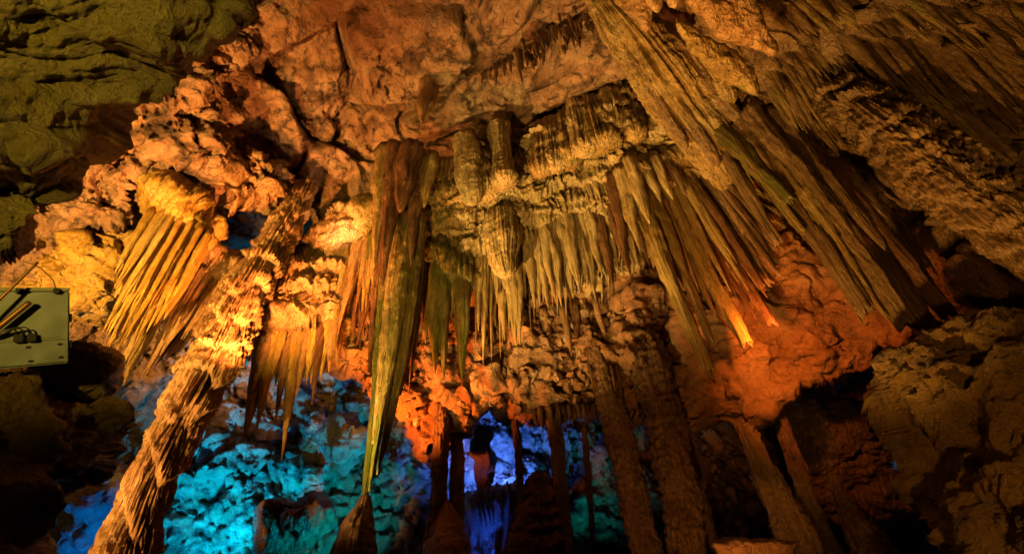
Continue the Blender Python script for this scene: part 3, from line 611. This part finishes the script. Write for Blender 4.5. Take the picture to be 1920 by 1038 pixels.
curtain(g, [(895, 455, 15.9), (960, 440, 16.2), (1050, 415, 16.3), (1130, 400, 16.1), (1200, 375, 15.9)], [(897, 580), (950, 560), (1000, 540), (1060, 540), (1110, 520), (1190, 480)], 40, 13, M['cream'], 16.4, 70, tip=0.4, flute=0.35, nfl=5, knob=0.05, dj=0.1, lump=0.12, lj=0.35)
curtain(g, [(845, 385, 16.9), (930, 375, 17.1), (1000, 355, 17.2), (1100, 330, 17.0), (1180, 310, 16.8)], [(848, 430), (935, 420), (1010, 405), (1118, 390), (1205, 370)], 46, 11, M['cream'], 17, 71, tip=0.5, flute=0.35, nfl=4, dj=0.1, lump=0.12, lj=0.4)
fr = [(900, 478, 897, 622, 18, 9), (910, 480, 906, 690, 17, 6), (922, 478, 920, 600, 13, 7), (931, 480, 932, 570, 12, 7), (950, 470, 968, 650, 34, 10), (940, 500, 946, 640, 22, 8), (966, 460, 975, 648, 30, 12),
      (985, 430, 1003, 578, 26, 9), (1000, 425, 1028, 578, 30, 9), (1016, 420, 1040, 560, 24, 8), (1030, 420, 1053, 575, 32, 9), (1048, 415, 1075, 560, 30, 9), (1062, 415, 1090, 558, 32, 9), (1076, 415, 1104, 540, 26, 9),
      (1088, 412, 1117, 562, 32, 9), (1104, 408, 1130, 520, 26, 8), (1118, 400, 1152, 543, 34, 9), (1134, 395, 1158, 500, 24, 8), (1148, 390, 1184, 522, 32, 8), (1164, 390, 1196, 500, 26, 8), (975, 440, 985, 560, 18, 7), (1010, 440, 1012, 575, 16, 6), (1092, 430, 1140, 525, 18, 6), (1040, 430, 1060, 545, 18, 6)]
for k, (x0, y0, x1, y1, a, b) in enumerate(fr):
    pipe(g, 'stalactite', x0, y0-12, x1, y1, a, b, float(casc(x0, y0)[0])-0.55+0.12*(k % 3), M['rust' if k in (16, 18) else 'cream'], 600+k, flute=0.42, nfl=5, knob=0.07, kind='taper')
curtain(g, [(975, 460, 16.2), (1060, 440, 16.4), (1130, 430, 16.3), (1200, 400, 16.1)], [(985, 640), (1060, 600), (1125, 585), (1200, 545)], 26, 11, [M['cream'], M['cream'], M['tan']], 16.3, 269, tip=0.25, flute=0.3, lump=0.1, dj=0.2, lj=0.35)
curtain(g, [(890, 470, 16.2), (960, 470, 16.1)], [(888, 680), (965, 690)], 12, 10, M['cream'], 16.2, 270, tip=0.3, flute=0.3, lump=0.1, dj=0.2, lj=0.4)
trunk(g, 'flowstone_boss', [(935, 398, 40), (938, 412, 64), (940, 450, 66), (944, 490, 48), (950, 520, 30)], 16.1, M['cream'], 64, nr=110, flute=0.22, nfl=9, tiers=1.3, tamp=0.2, hang=True, ecc=0.8)
trunk(g, 'pillar', [(873, 262, 44), (876, 285, 52), (880, 330, 54), (884, 368, 40), (886, 385, 20)], 18.0, M['cream'], 65, nr=60, flute=0.10, nfl=3, hang=True, ecc=0.9)
trunk(g, 'pillar', [(936, 240, 44), (938, 270, 34), (941, 300, 34), (944, 335, 52), (946, 350, 60)], 18.6, M['cream'], 66, nr=60, flute=0.3, nfl=6, hang=True, ecc=0.9)
trunk(g, 'flowstone_tier', [(902, 290, 30), (905, 310, 44), (908, 340, 52), (912, 372, 56)], 17.9, M['cream'], 67, nr=110, flute=0.3, nfl=9, tiers=2.6, tamp=0.25, hang=True)
trunk(g, 'flowstone_tier', [(985, 285, 30), (985, 310, 46), (990, 335, 56)], 18.4, M['ochre'], 68, nr=90, flute=0.3, nfl=9, tiers=2, tamp=0.25, hang=True)
for k, (x0, y0, x1, y1, a, b) in enumerate([(1010, 232, 1016, 330, 34, 46), (1030, 225, 1042, 320, 40, 44), (1055, 220, 1070, 310, 44, 56), (1078, 190, 1100, 290, 42, 46), (1105, 185, 1130, 280, 50, 70), (1140, 175, 1160, 250, 56, 60), (1165, 180, 1195, 260, 40, 50)]):
    trunk(g, 'flowstone_tier', [(x0, y0, a*0.6), (x0*.7+x1*.3, y0*.7+y1*.3, a), (x1, y1, b)], 18.3-0.1*k, M['cream' if k % 2 else 'ochre'], 690+k, nr=100, flute=0.3, nfl=9, tiers=3, tamp=0.28, hang=True)

# long leaning stalactites right of the cascade
g = empty('stalactite_cluster', P(1240, 370, 16.0), 'long parallel brown stalactites right of the cream cascade with pale broken tips', 'stalactites')
for k, (x0, y0, x1, y1, a, b, m, kd) in enumerate([(1178, 335, 1325, 690, 34, 22, 'ochre', 'broken'), (1195, 330, 1265, 560, 26, 10, 'cream', 'taper'), (1210, 345, 1292, 525, 34, 16, 'ochre', 'taper'), (1222, 350, 1334, 642, 26, 12, 'brown', 'broken'),
        (1238, 360, 1345, 600, 24, 14, 'brown', 'taper'), (1250, 365, 1400, 645, 34, 24, 'ochre', 'broken'), (1268, 355, 1420, 600, 26, 16, 'rust', 'taper'), (1284, 345, 1448, 606, 28, 16, 'rust', 'broken'),
        (1296, 330, 1440, 560, 30, 16, 'rust', 'taper'), (1310, 320, 1442, 530, 26, 14, 'brown', 'broken'), (1322, 305, 1456, 500, 28, 18, 'brown', 'broken'), (1335, 300, 1466, 480, 24, 16, 'brown', 'taper'),
        (1262, 380, 1372, 590, 22, 12, 'rust', 'taper'), (1205, 300, 1240, 380, 22, 14, 'cream', 'taper'), (1225, 295, 1262, 375, 20, 12, 'cream', 'taper'), (1245, 285, 1290, 370, 20, 12, 'brown', 'taper'),
        (1180, 300, 1218, 420, 30, 18, 'cream', 'taper'), (1165, 320, 1200, 470, 28, 14, 'cream', 'taper'), (1150, 330, 1172, 480, 26, 12, 'rust', 'taper')]):
    pipe(g, 'stalactite', x0, y0, x1, y1, a, b, 15.9-0.12*(k % 3), M[m], 720+k, kind=kd, flute=0.42, nfl=5, knob=0.04, ring=0.05)
mass('flowstone_cap', [(1170, 320), (1230, 300), (1320, 265), (1350, 300), (1320, 345), (1260, 390), (1200, 390), (1165, 360)], 16.0, 0.5, 1.0, 30, 2.3, fl(4.5, 1.2, 0.32, 0.16, 73), M['ochre'], g, wob=0.2)

curtain(g, [(1165, 330, 16.2), (1240, 350, 16.0), (1330, 300, 15.6)], [(1215, 500), (1290, 560), (1365, 600), (1450, 560), (1480, 470)], 40, 16, [M['brown'], M['rust'], M['ochre'], M['tan']], 15.9, 174, tip=0.5, flute=0.3, lump=0.12, dj=0.35, lj=0.25, kinds=('taper', 'taper', 'broken'))

# ------------------------------------------------------------------ right hand ceiling of folded dripstone
rc = TPS([(1150, -300, 13), (1150, 20, 15.2), (1400, -50, 13.5), (1700, -50, 11.8), (1950, -50, 10.4), (2300, -50, 8.6), (1250, 200, 15.8), (1400, 220, 15.0), (1600, 200, 13.6), (1800, 200, 12), (2000, 200, 10.6), (1500, 350, 13.9), (1700, 400, 12.4), (1900, 420, 10.6), (2300, 400, 8.6), (1700, -300, 10.5), (2300, -300, 8)])
m_ = mass('flowstone_ceiling', [(1330, -320), (2320, -320), (2320, 560), (1900, 560), (1790, 560), (1700, 520), (1600, 440), (1500, 340), (1400, 300), (1330, 270), (1290, 180), (1350, 60)], rc, 0.4, 1.6, 60, 3.4,
          lambda p: flow(p, 2.1, 0.55, 0.62, 0.26, 80)+0.3*fbm(p*0.7, 4, 81)+0.12*ridge(np.stack([np.arctan2(p[:, 0], p[:, 1])*60, p[:, 2]*0.5, p[:, 1]*0], 1), 2, 82), M['brown'], wob=0.5)
tag(m_, kind='structure')
g = empty('fluted_trunk', P(1150, 20, 14.6), 'broad fluted ochre dripstone trunk sweeping down from the ceiling', 'flowstone')
trunk(g, 'trunk', [(1120, -20, 60), (1160, 30, 95), (1210, 90, 125), (1260, 160, 135), (1310, 230, 125), (1380, 320, 90), (1440, 400, 50), (1480, 450, 20)], 14.8, M['ochre'], 83, nr=180, step=3, d1=14.2, hang=True, ecc=0.6, flute=0.35, nfl=13, stretch=0.2)
for k, (x0, y0, x1, y1, a, b) in enumerate([(1180, 60, 1350, 310, 30, 22), (1210, 70, 1380, 280, 30, 20), (1245, 60, 1390, 230, 40, 26), (1290, 60, 1375, 195, 44, 30), (1160, 80, 1290, 280, 26, 20)]):
    trunk(g, 'rib', [(x0, y0, a*0.4), (x0*.8+x1*.2, y0*.8+y1*.2, a), (x1, y1, b)], 14.5, M['ochre' if k % 2 else 'brown'], 840+k, nr=36, step=4, d1=13.7, hang=True, flute=0.3, nfl=6)
# hanging tongues and thin scales at the top
def tongue(name, poly, d, lab, mat='tan'):
    tag(mass(name, poly, d, 0.22, 0.30, 26, 2.0, lambda p: 0.10*fbm(p*1.6, 5, 87)+0.03*(ridge(p*3, 3, 88)-.5), M[mat], soft=1, wob=0.08), lab, 'drapery', 'hanging draperies')
tongue('drapery', [(1300, -60), (1390, -40), (1420, 0), (1432, 45), (1463, 88), (1457, 107), (1412, 90), (1345, 64), (1300, 20)], 11.0, 'orange drapery tongue with a bright blunt tip')
tongue('drapery', [(1260, 30), (1300, 50), (1370, 88), (1402, 120), (1430, 175), (1420, 187), (1390, 165), (1330, 130), (1285, 90)], 11.6, 'thick speckled drapery tongue ending in a point below the bright one', 'ochre')
for k, (x, y) in enumerate([(1172, 20), (1190, 38), (1207, 52), (1228, 20), (1262, 12), (1310, 30), (1352, 48), (1395, 70)]):
    tongue('drapery_scale', [(x-26, y-90), (x+22, y-90), (x+20, y-30), (x+14, y), (x+2, y+5), (x-14, y-12), (x-24, y-30)], 11.9-0.12*k, 'thin orange drapery scale overlapping others at the cave top', 'tan')

# long draperies sloping down on the right
g = empty('stalactite_curtain', P(1450, 280, 14.0), 'dark brown sheaf of very long stalactites reaching towards the pitted boulder', 'stalactites', 'stalactite curtains')
for k, (x0, y0, x1, y1, a, b, m, kd) in enumerate([(1330, 225, 1482, 376, 34, 22, 'green', 'broken'), (1352, 222, 1506, 432, 32, 18, 'green', 'broken'), (1372, 240, 1530, 470, 30, 22, 'brown', 'taper'), (1395, 235, 1625, 588, 44, 30, 'brown', 'broken'),
        (1420, 235, 1668, 605, 34, 24, 'ochre', 'taper'), (1445, 250, 1702, 614, 50, 36, 'brown', 'broken'), (1470, 250, 1748, 632, 54, 40, 'brown', 'broken'), (1500, 255, 1780, 592, 46, 30, 'rust', 'broken'),
        (1530, 270, 1770, 560, 40, 26, 'brown', 'taper'), (1380, 215, 1560, 450, 26, 16, 'ochre', 'taper'), (1410, 210, 1600, 440, 34, 20, 'brown', 'taper'), (1450, 215, 1660, 470, 30, 20, 'brown', 'taper'), (1340, 260, 1460, 455, 26, 16, 'brown', 'broken'), (1352, 275, 1440, 430, 22, 14, 'ochre', 'taper'),
        (1560, 300, 1760, 520, 50, 30, 'rust', 'taper')]):
    pipe(g, 'stalactite', x0, y0, x1, y1, a, b, 14.7 if k in (0, 1, 2, 9, 12, 13) else 13.8-0.2*(k % 3), M[m], 860+k, kind=kd, flute=0.5, nfl=5, knob=0.03)
curtain(g, [(1400, 260, 14.0), (1500, 290, 13.4), (1580, 330, 12.8)], [(1560, 470), (1680, 560), (1770, 560)], 26, 18, [M['brown'], M['rust'], M['ochre']], 13.6, 189, tip=0.55, flute=0.35, lump=0.12, dj=0.35, lj=0.3, kinds=('taper', 'broken'))
curtain(g, [(1330, 215, 14.8), (1430, 215, 14.3), (1540, 260, 13.4)], [(1500, 430), (1640, 560), (1772, 600)], 40, 12, [M['brown'], M['ochre'], M['rust'], M['green']], 14, 289, tip=0.6, flute=0.3, lump=0.1, dj=0.2, lj=0.25, kinds=('taper', 'taper', 'broken'))
# scalloped tower
trunk(None, 'scalloped_column', [(1570, 175, 80), (1620, 210, 105), (1690, 262, 118), (1760, 320, 122), (1830, 375, 126), (1910, 430, 130), (2010, 500, 130)], 11.6, M['brown'], 90, nr=200, ecc=0.8, flute=0.2, nfl=12, tiers=8, tamp=0.34, soft=0.32,
      label='dim brown hanging column of stacked scalloped shells', cat='column')
g = empty('stalactite_curtain', P(1700, 150, 12.4), 'dim olive brown folded draperies high beside the scalloped column', 'stalactites', 'stalactite curtains')
curtain(g, [(1430, 150, 13.9), (1560, 110, 13.0)], [(1490, 260), (1640, 240)], 24, 16, [M['brown'], M['ochre']], 13, 91, dj=0.2, flute=0.3)
curtain(g, [(1560, 60, 12.6), (1760, 60, 11.4)], [(1680, 190), (1880, 210)], 22, 19, M['brown'], 12, 92, dj=0.25, flute=0.35)
curtain(g, [(1640, 170, 12.0), (1760, 150, 11.2)], [(1840, 330), (1920, 300)], 16, 21, [M['brown'], M['ochre']], 12, 93, flute=0.35, kinds=('taper', 'broken'))
curtain(g, [(1780, 90, 10.9), (1900, 70, 10.2)], [(1900, 220), (2020, 190)], 13, 20, M['brown'], 11, 94, flute=0.35)

for row, (t_, bo, n_) in enumerate([([(1420, 110), (1560, 60)], [(1470, 200), (1640, 140)], 20), ([(1560, 20), (1720, -10)], [(1650, 95), (1820, 75)], 20), ([(1720, 20), (1880, 0)], [(1830, 115), (2000, 85)], 18),
                                    ([(1800, 130), (1940, 100)], [(1920, 270), (2060, 220)], 14), ([(1440, 200), (1530, 180)], [(1530, 310), (1620, 290)], 14), ([(1440, 20), (1560, -30)], [(1500, 90), (1640, 40)], 16)]):
    curtain(g, [(x, y, float(rc(x, y)[0])-0.45) for x, y in t_], bo, n_, 15, [M['brown'], M['ochre'], M['brown']], 12, 195+row, flute=0.3, lump=0.12, dj=0.15, lj=0.3, tip=0.5)

# ------------------------------------------------------------------ columns of the lower gallery
cols = [([(1112, 640, 32), (1125, 690, 50), (1140, 740, 50), (1160, 820, 52), (1185, 920, 54), (1215, 1038, 57), (1240, 1120, 62)], 13.6, 'brown', 'brown column with a fringed top beside the teal gap'),
        ([(1200, 630, 49), (1214, 685, 82), (1228, 730, 80), (1245, 800, 75), (1268, 900, 70), (1290, 1038, 68), (1310, 1120, 68)], 13.5, 'brown', 'stoutest brown column of the lower gallery with a knobbly head'),
        ([(1030, 735, 19), (1036, 770, 26), (1043, 830, 27), (1050, 900, 27), (1058, 980, 27), (1066, 1110, 29)], 13.1, 'ochre', 'slim ochre column beside the tiered stalagmite'),
        ([(965, 790, 13), (972, 850, 14), (976, 920, 13), (980, 1040, 14), (984, 1100, 14)], 12.7, 'rust', 'thin dark column at the edge of the blue alcove'),
        ([(830, 755, 24), (828, 790, 31), (826, 850, 27), (822, 920, 29), (816, 1000, 36), (812, 1100, 49)], 12.9, 'rust', 'dark reddish column left of the blue alcove'),
        ([(860, 760, 16), (858, 800, 19), (858, 860, 24), (856, 930, 27), (852, 1010, 32), (850, 1100, 36)], 13.2, 'orange', 'smooth amber column bordering the blue alcove'),
        ([(1365, 730, 32), (1388, 780, 41), (1408, 830, 37), (1440, 900, 47), (1470, 960, 60), (1500, 1020, 68), (1530, 1090, 73)], 12.9, 'tan', 'leaning fluted column standing under the orange arch'),
        ([(1440, 720, 24), (1460, 770, 26), (1474, 820, 27), (1500, 890, 32), (1525, 960, 37), (1545, 1020, 49), (1570, 1090, 57)], 13.0, 'brown', 'thinner leaning column behind the fluted one under the arch'),
        ([(1560, 890, 13), (1575, 930, 27), (1600, 970, 49), (1635, 1030, 70), (1660, 1090, 82)], 10.6, 'brown', 'ragged fluted stalagmite in the dark below the arch'),
        ([(1095, 800, 9), (1102, 880, 13), (1108, 960, 9), (1116, 1090, 13)], 14.0, 'rust', 'very thin column seen inside the teal gap'),
        ([(1290, 800, 32), (1300, 880, 32), (1320, 980, 37), (1345, 1100, 41)], 13.4, 'rust', 'shadowed column right of the stout brown one'),
        ([(985, 840, 8), (990, 900, 32), (1004, 940, 57), (1012, 985, 75), (1018, 1040, 86), (1022, 1110, 95)], 11.6, 'orange', None)]
for k, (pts, d, m, lab) in enumerate(cols):
    if lab is None: continue
    trunk(None, 'stone_column', pts, d, M['mottled' if m in ('brown', 'rust') else m], 950+k, step=3.0, nr=64, lump=0.34, flute=0.22, nfl=6+k % 3, knob=0.10, ecc=0.9, stretch=0.2, label=lab, cat='column', group='columns of the lower gallery')
trunk(None, 'stalagmite', [(1012, 885, 24), (1012, 905, 52), (1014, 950, 78), (1016, 1000, 98), (1018, 1045, 108), (1020, 1110, 116)], 11.8, M['orange'], 970, nr=140, flute=0.3, nfl=10, tiers=6, tamp=0.25,
      label='rust brown tiered stalagmite like a stack of skirts', cat='stalagmite')
trunk(None, 'stalagmite', [(838, 938, 8), (838, 955, 30), (838, 985, 58), (838, 1020, 84), (838, 1060, 100), (838, 1110, 116)], 11.0, M['orange'], 971, nr=70, flute=0.1, nfl=4,
      label='smooth dark conical stalagmite before the blue alcove', cat='stalagmite')
# fringes of small stalactites under the rubble band
g = empty('stalactite_fringe', P(1120, 690, 12.4), 'fringe of small dark stalactites along the rubble ledge above the teal gap', 'stalactites', 'stalactite fringes')
curtain(g, [(1105, 695), (1165, 695)], [(1112, 740), (1172, 738)], 12, 9, M['brown'], 12.6, 98, tip=0.3)
curtain(g, [(1000, 775), (1150, 765)], [(1006, 815), (1150, 808)], 26, 9, M['mottled'], 12.3, 99, tip=0.2, lj=0.6)
g = empty('stalactite_fringe', P(970, 560, 14.6), 'broken stubby stalactites in the rubble behind the cream cascade', 'stalactites', 'stalactite fringes')
curtain(g, [(900, 600), (1000, 590), (1130, 560)], [(905, 680), (1005, 690), (1150, 650)], 7, 15, [M['brown'], M['orange']], 14.6, 100, kinds=('taper', 'broken'))
# little ceiling stalactites
g = empty('stalactite_fringe', P(970, 130, 17.6), 'row of small stalactites dotted along a crack in the bare ceiling', 'stalactites', 'stalactite fringes')
for k, (x0, y0, x1, y1, a, b) in enumerate([(968, 98, 974, 142, 14, 10), (930, 128, 930, 165, 9, 5), (918, 135, 917, 150, 8, 4), (945, 122, 946, 146, 9, 5), (956, 112, 958, 138, 8, 5), (986, 104, 990, 128, 8, 4), (800, 150, 790, 235, 34, 14), (818, 155, 812, 205, 16, 8), (905, 142, 903, 160, 7, 4)]):
    pipe(g, 'stalactite', x0, y0, x1, y1, a, b, float(sh(x0, y0)[0])-(0.1 if a > 15 else 0.35), M['tan' if k else 'cream'], 1010+k)
r_ = random.Random(5)
for k in range(70):
    x = r_.uniform(975, 1115); y = 112-(x-975)*0.62+r_.gauss(0, 16); ll = r_.uniform(7, 24)
    pipe(g, 'stalactite', x, y, x+ll*0.25, y+ll, r_.uniform(5, 10), 3, float(sh(x, y)[0])-r_.uniform(0.1, 0.5), M['brown' if k % 3 else 'rust'], 1030+k)

# stones of the rubble band
base = []
for k in range(8):
    pts = RNG.normal(size=(22, 3)); pts /= np.linalg.norm(pts, axis=1, keepdims=True); pts *= RNG.uniform(0.75, 1, (22, 1))*np.array([1, 0.7, 0.75])
    import bmesh
    bm = bmesh.new()
    for q in pts: bm.verts.new(q)
    bmesh.ops.convex_hull(bm, input=bm.verts)
    for v in [v for v in bm.verts if not v.link_faces]: bm.verts.remove(v)
    me = bpy.data.meshes.new('stone'); bm.to_mesh(me); bm.free(); base.append(me)
mats = [M['orange'], M['peach'], M['tan'], M['orange']]
for k in range(8): base[k].materials.append(mats[k % 4])
reg = np.array([(625, 640), (700, 600), (900, 590), (1100, 545), (1260, 560), (1310, 640), (1250, 690), (1150, 690), (1080, 760), (960, 775), (880, 765), (850, 810), (790, 800), (700, 735)], float)
cnt = 0
while cnt < 260:
    x, y = RNG.uniform(620, 1310), RNG.uniform(540, 820)
    s, _ = near_poly(np.array([[x, y]]), reg)
    if s[0] < 4: continue
    o = bpy.data.objects.new('stone', base[int(RNG.integers(8))]); COL.objects.link(o); o.parent = rw
    r = float(RNG.uniform(0.12, 0.26)*(1.5 if RNG.uniform() < 0.15 else 1))
    o.location = Vector(P(x, y, float(rub(x, y)[0])-0.42+RNG.uniform(-.1, .1)))-rw.location
    o.rotation_euler = RNG.uniform(0, 6.28, 3); o.scale = (r, r*RNG.uniform(.6, 1.1), r*RNG.uniform(.6, 1)); cnt += 1

# ------------------------------------------------------------------ metal cabinet on the left
m = bpy.data.materials.new('painted_metal'); m.use_nodes = True; nt = m.node_tree; bs = nt.nodes["Principled BSDF"]
n_ = nt.nodes.new("ShaderNodeTexNoise"); n_.inputs["Scale"].default_value = 3; n_.inputs["Detail"].default_value = 6
r_ = nt.nodes.new("ShaderNodeValToRGB"); r_.color_ramp.elements[0].color = (0.13, 0.145, 0.15, 1); r_.color_ramp.elements[1].color = (0.19, 0.21, 0.22, 1); r_.color_ramp.elements[0].position = .35; r_.color_ramp.elements[1].position = .65
nt.links.new(n_.outputs["Fac"], r_.inputs[0]); nt.links.new(r_.outputs[0], bs.inputs["Base Color"]); bs.inputs["Roughness"].default_value = 0.45
M['metal'] = m
def plain(name, c, rough=0.5, metal=0.0):
    m = bpy.data.materials.new(name); m.use_nodes = True; nt = m.node_tree; bs = nt.nodes["Principled BSDF"]
    n = nt.nodes.new("ShaderNodeTexNoise"); n.inputs["Scale"].default_value = 9; n.inputs["Detail"].default_value = 5
    r = nt.nodes.new("ShaderNodeValToRGB"); r.color_ramp.elements[0].color = (*[k*0.6 for k in c], 1); r.color_ramp.elements[1].color = (*c, 1)
    nt.links.new(n.outputs["Fac"], r.inputs[0]); nt.links.new(r.outputs[0], bs.inputs["Base Color"])
    bs.inputs["Roughness"].default_value = rough; bs.inputs["Metallic"].default_value = metal; return m
M['black'] = plain('black_plastic', (0.02, 0.02, 0.02), 0.4); M['copper'] = plain('copper_tube', (0.35, 0.16, 0.06), 0.35, 0.8); M['wire'] = plain('dark_wire', (0.03, 0.025, 0.02), 0.6)
M['edge'] = plain('metal_edge', (0.22, 0.21, 0.15), 0.5)
# the cabinet's front is a plane facing the camera: local axes from its corners
C0 = P(0, 545, 4.0); UX = (P(131, 545, 4.34)-C0); ux = UX/np.linalg.norm(UX); uz = P(0, 690, 3.95)-C0; uz -= ux*(uz@ux); hz = np.linalg.norm(uz); uz /= hz; un = np.cross(ux, uz); un = un if un@(CAM-C0) > 0 else -un
PX = np.linalg.norm(UX)/131; PZ = hz/145
cab = empty('metal_cabinet', P(60, 690, 4.1), 'olive painted metal cabinet with a hinged lower flap', 'cabinet')
def slab_box(parent, name, x0, y0, x1, y1, z0, z1, mat, bev=0.004):
    """box on the cabinet face: pixel rectangle (from its top left corner), z0..z1 metres in front of the face"""
    c = [C0+ux*x*PX+uz*y*PZ+un*z for z in (z0, z1) for (x, y) in ((x0, y0), (x1, y0), (x1, y1), (x0, y1))]
    bm = bmesh.new(); L = np.array(root_loc(parent)); vs = [bm.verts.new(q-L) for q in c]
    for f in ((0, 1, 2, 3), (4, 5, 6, 7), (0, 1, 5, 4), (1, 2, 6, 5), (2, 3, 7, 6), (3, 0, 4, 7)): bm.faces.new([vs[i] for i in f])
    bmesh.ops.recalc_face_normals(bm, faces=bm.faces)
    if bev: bmesh.ops.bevel(bm, geom=list(bm.edges), offset=bev, segments=2, affect='EDGES')
    me = bpy.data.meshes.new(name); bm.to_mesh(me); bm.free()
    me.materials.append(mat); o = bpy.data.objects.new(name, me); COL.objects.link(o); o.parent = parent
    if parent.parent: o.location = (0, 0, 0)
    return o
def root_loc(p):
    while p.parent: p = p.parent
    return p.location
slab_box(cab, 'body', -120, 0, 131, 146, -0.45, 0.0, M['metal'], 0.01)
dr = slab_box(cab, 'door', -118, 5, 128, 98, 0.001, 0.014, M['metal'])
fp = slab_box(cab, 'flap', -118, 100, 128, 143, 0.001, 0.016, M['metal'])
slab_box(cab, 'top_rail', -122, -6, 130, 1, -0.42, 0.03, M['edge'])
for (x, y) in ((47, 107), (107, 105), (52, 134), (109, 131)): slab_box(fp, 'catch', x, y, x+8, y+4, 0.017, 0.03, M['black'], 0.002)
slab_box(fp, 'seam', 122, 107, 123.2, 133, 0.0165, 0.019, M['edge'], 0); slab_box(fp, 'seam', 40, 106, 122, 107, 0.0165, 0.019, M['edge'], 0)
for y in (47, 100): slab_box(cab, 'hinge', 131.4, y, 137, y+16, -0.06, -0.01, M['black'], 0.003)
for x in (24, 48): slab_box(cab, 'junction_box', x, 84, x+17, 99, 0.017, 0.075, M['black'], 0.005)
slab_box(cab, 'bar', 66, 91, 108, 93, 0.017, 0.024, M['edge'], 0.001); slab_box(cab, 'bar', -20, 92.5, 24, 94, 0.017, 0.024, M['edge'], 0.001)
for x in (26, 96): slab_box(cab, 'latch', x, -4, x+12, 6, 0.032, 0.06, M['black'], 0.003)
def rod(name, pts, r, mat, parent=None, lab=None, cat=None):
    path = np.array(pts); s = np.linspace(0, 1, 24); p = np.stack([np.interp(s, np.linspace(0, 1, len(path)), path[:, k]) for k in range(3)], 1)
    k = 5
    if len(path) > 2:
        for _ in range(6): p[1:-1] = 0.25*p[:-2]+0.5*p[1:-1]+0.25*p[2:]
    V, Q, T = tube(p, np.full(24, r), 14, ecc=1, flute=0, knob=0, ring=0, lump=0)
    L = p[0] if parent is None else np.array(root_loc(parent))
    o = link(name, mesh_np(name, V-L, Q, T), mat, L, parent)
    if parent is None: tag(o, lab, cat)
    return o
def face(x, y, z): return C0+ux*x*PX+uz*y*PZ+un*z
tb = rod('tube', [face(-60, 118, 0.10), face(51, 24, 0.10)], 0.022, M['copper'], None, 'short copper tube leaning across the cabinet door', 'tube')
rod('tube', [face(-50, 70, 0.16), face(62, -52, 0.16)], 0.012, M['copper'], None, 'long thin metal tube sloping above the cabinet top', 'tube')
rod('wire', [face(40, -60, -0.05), face(70, -50, -0.02), face(98, -20, 0.03), face(101, 0, 0.05)], 0.004, M['wire'], None, 'thin dark wire running down to the cabinet top edge', 'wire')
for k in range(3):
    rod('cable', [face(-20, 95, 0.05), face(6, 80-3*k, 0.10), face(26+10*k, 74-2*k, 0.10), face(32+13*k, 86, 0.06)], 0.006, M['black'], cab)
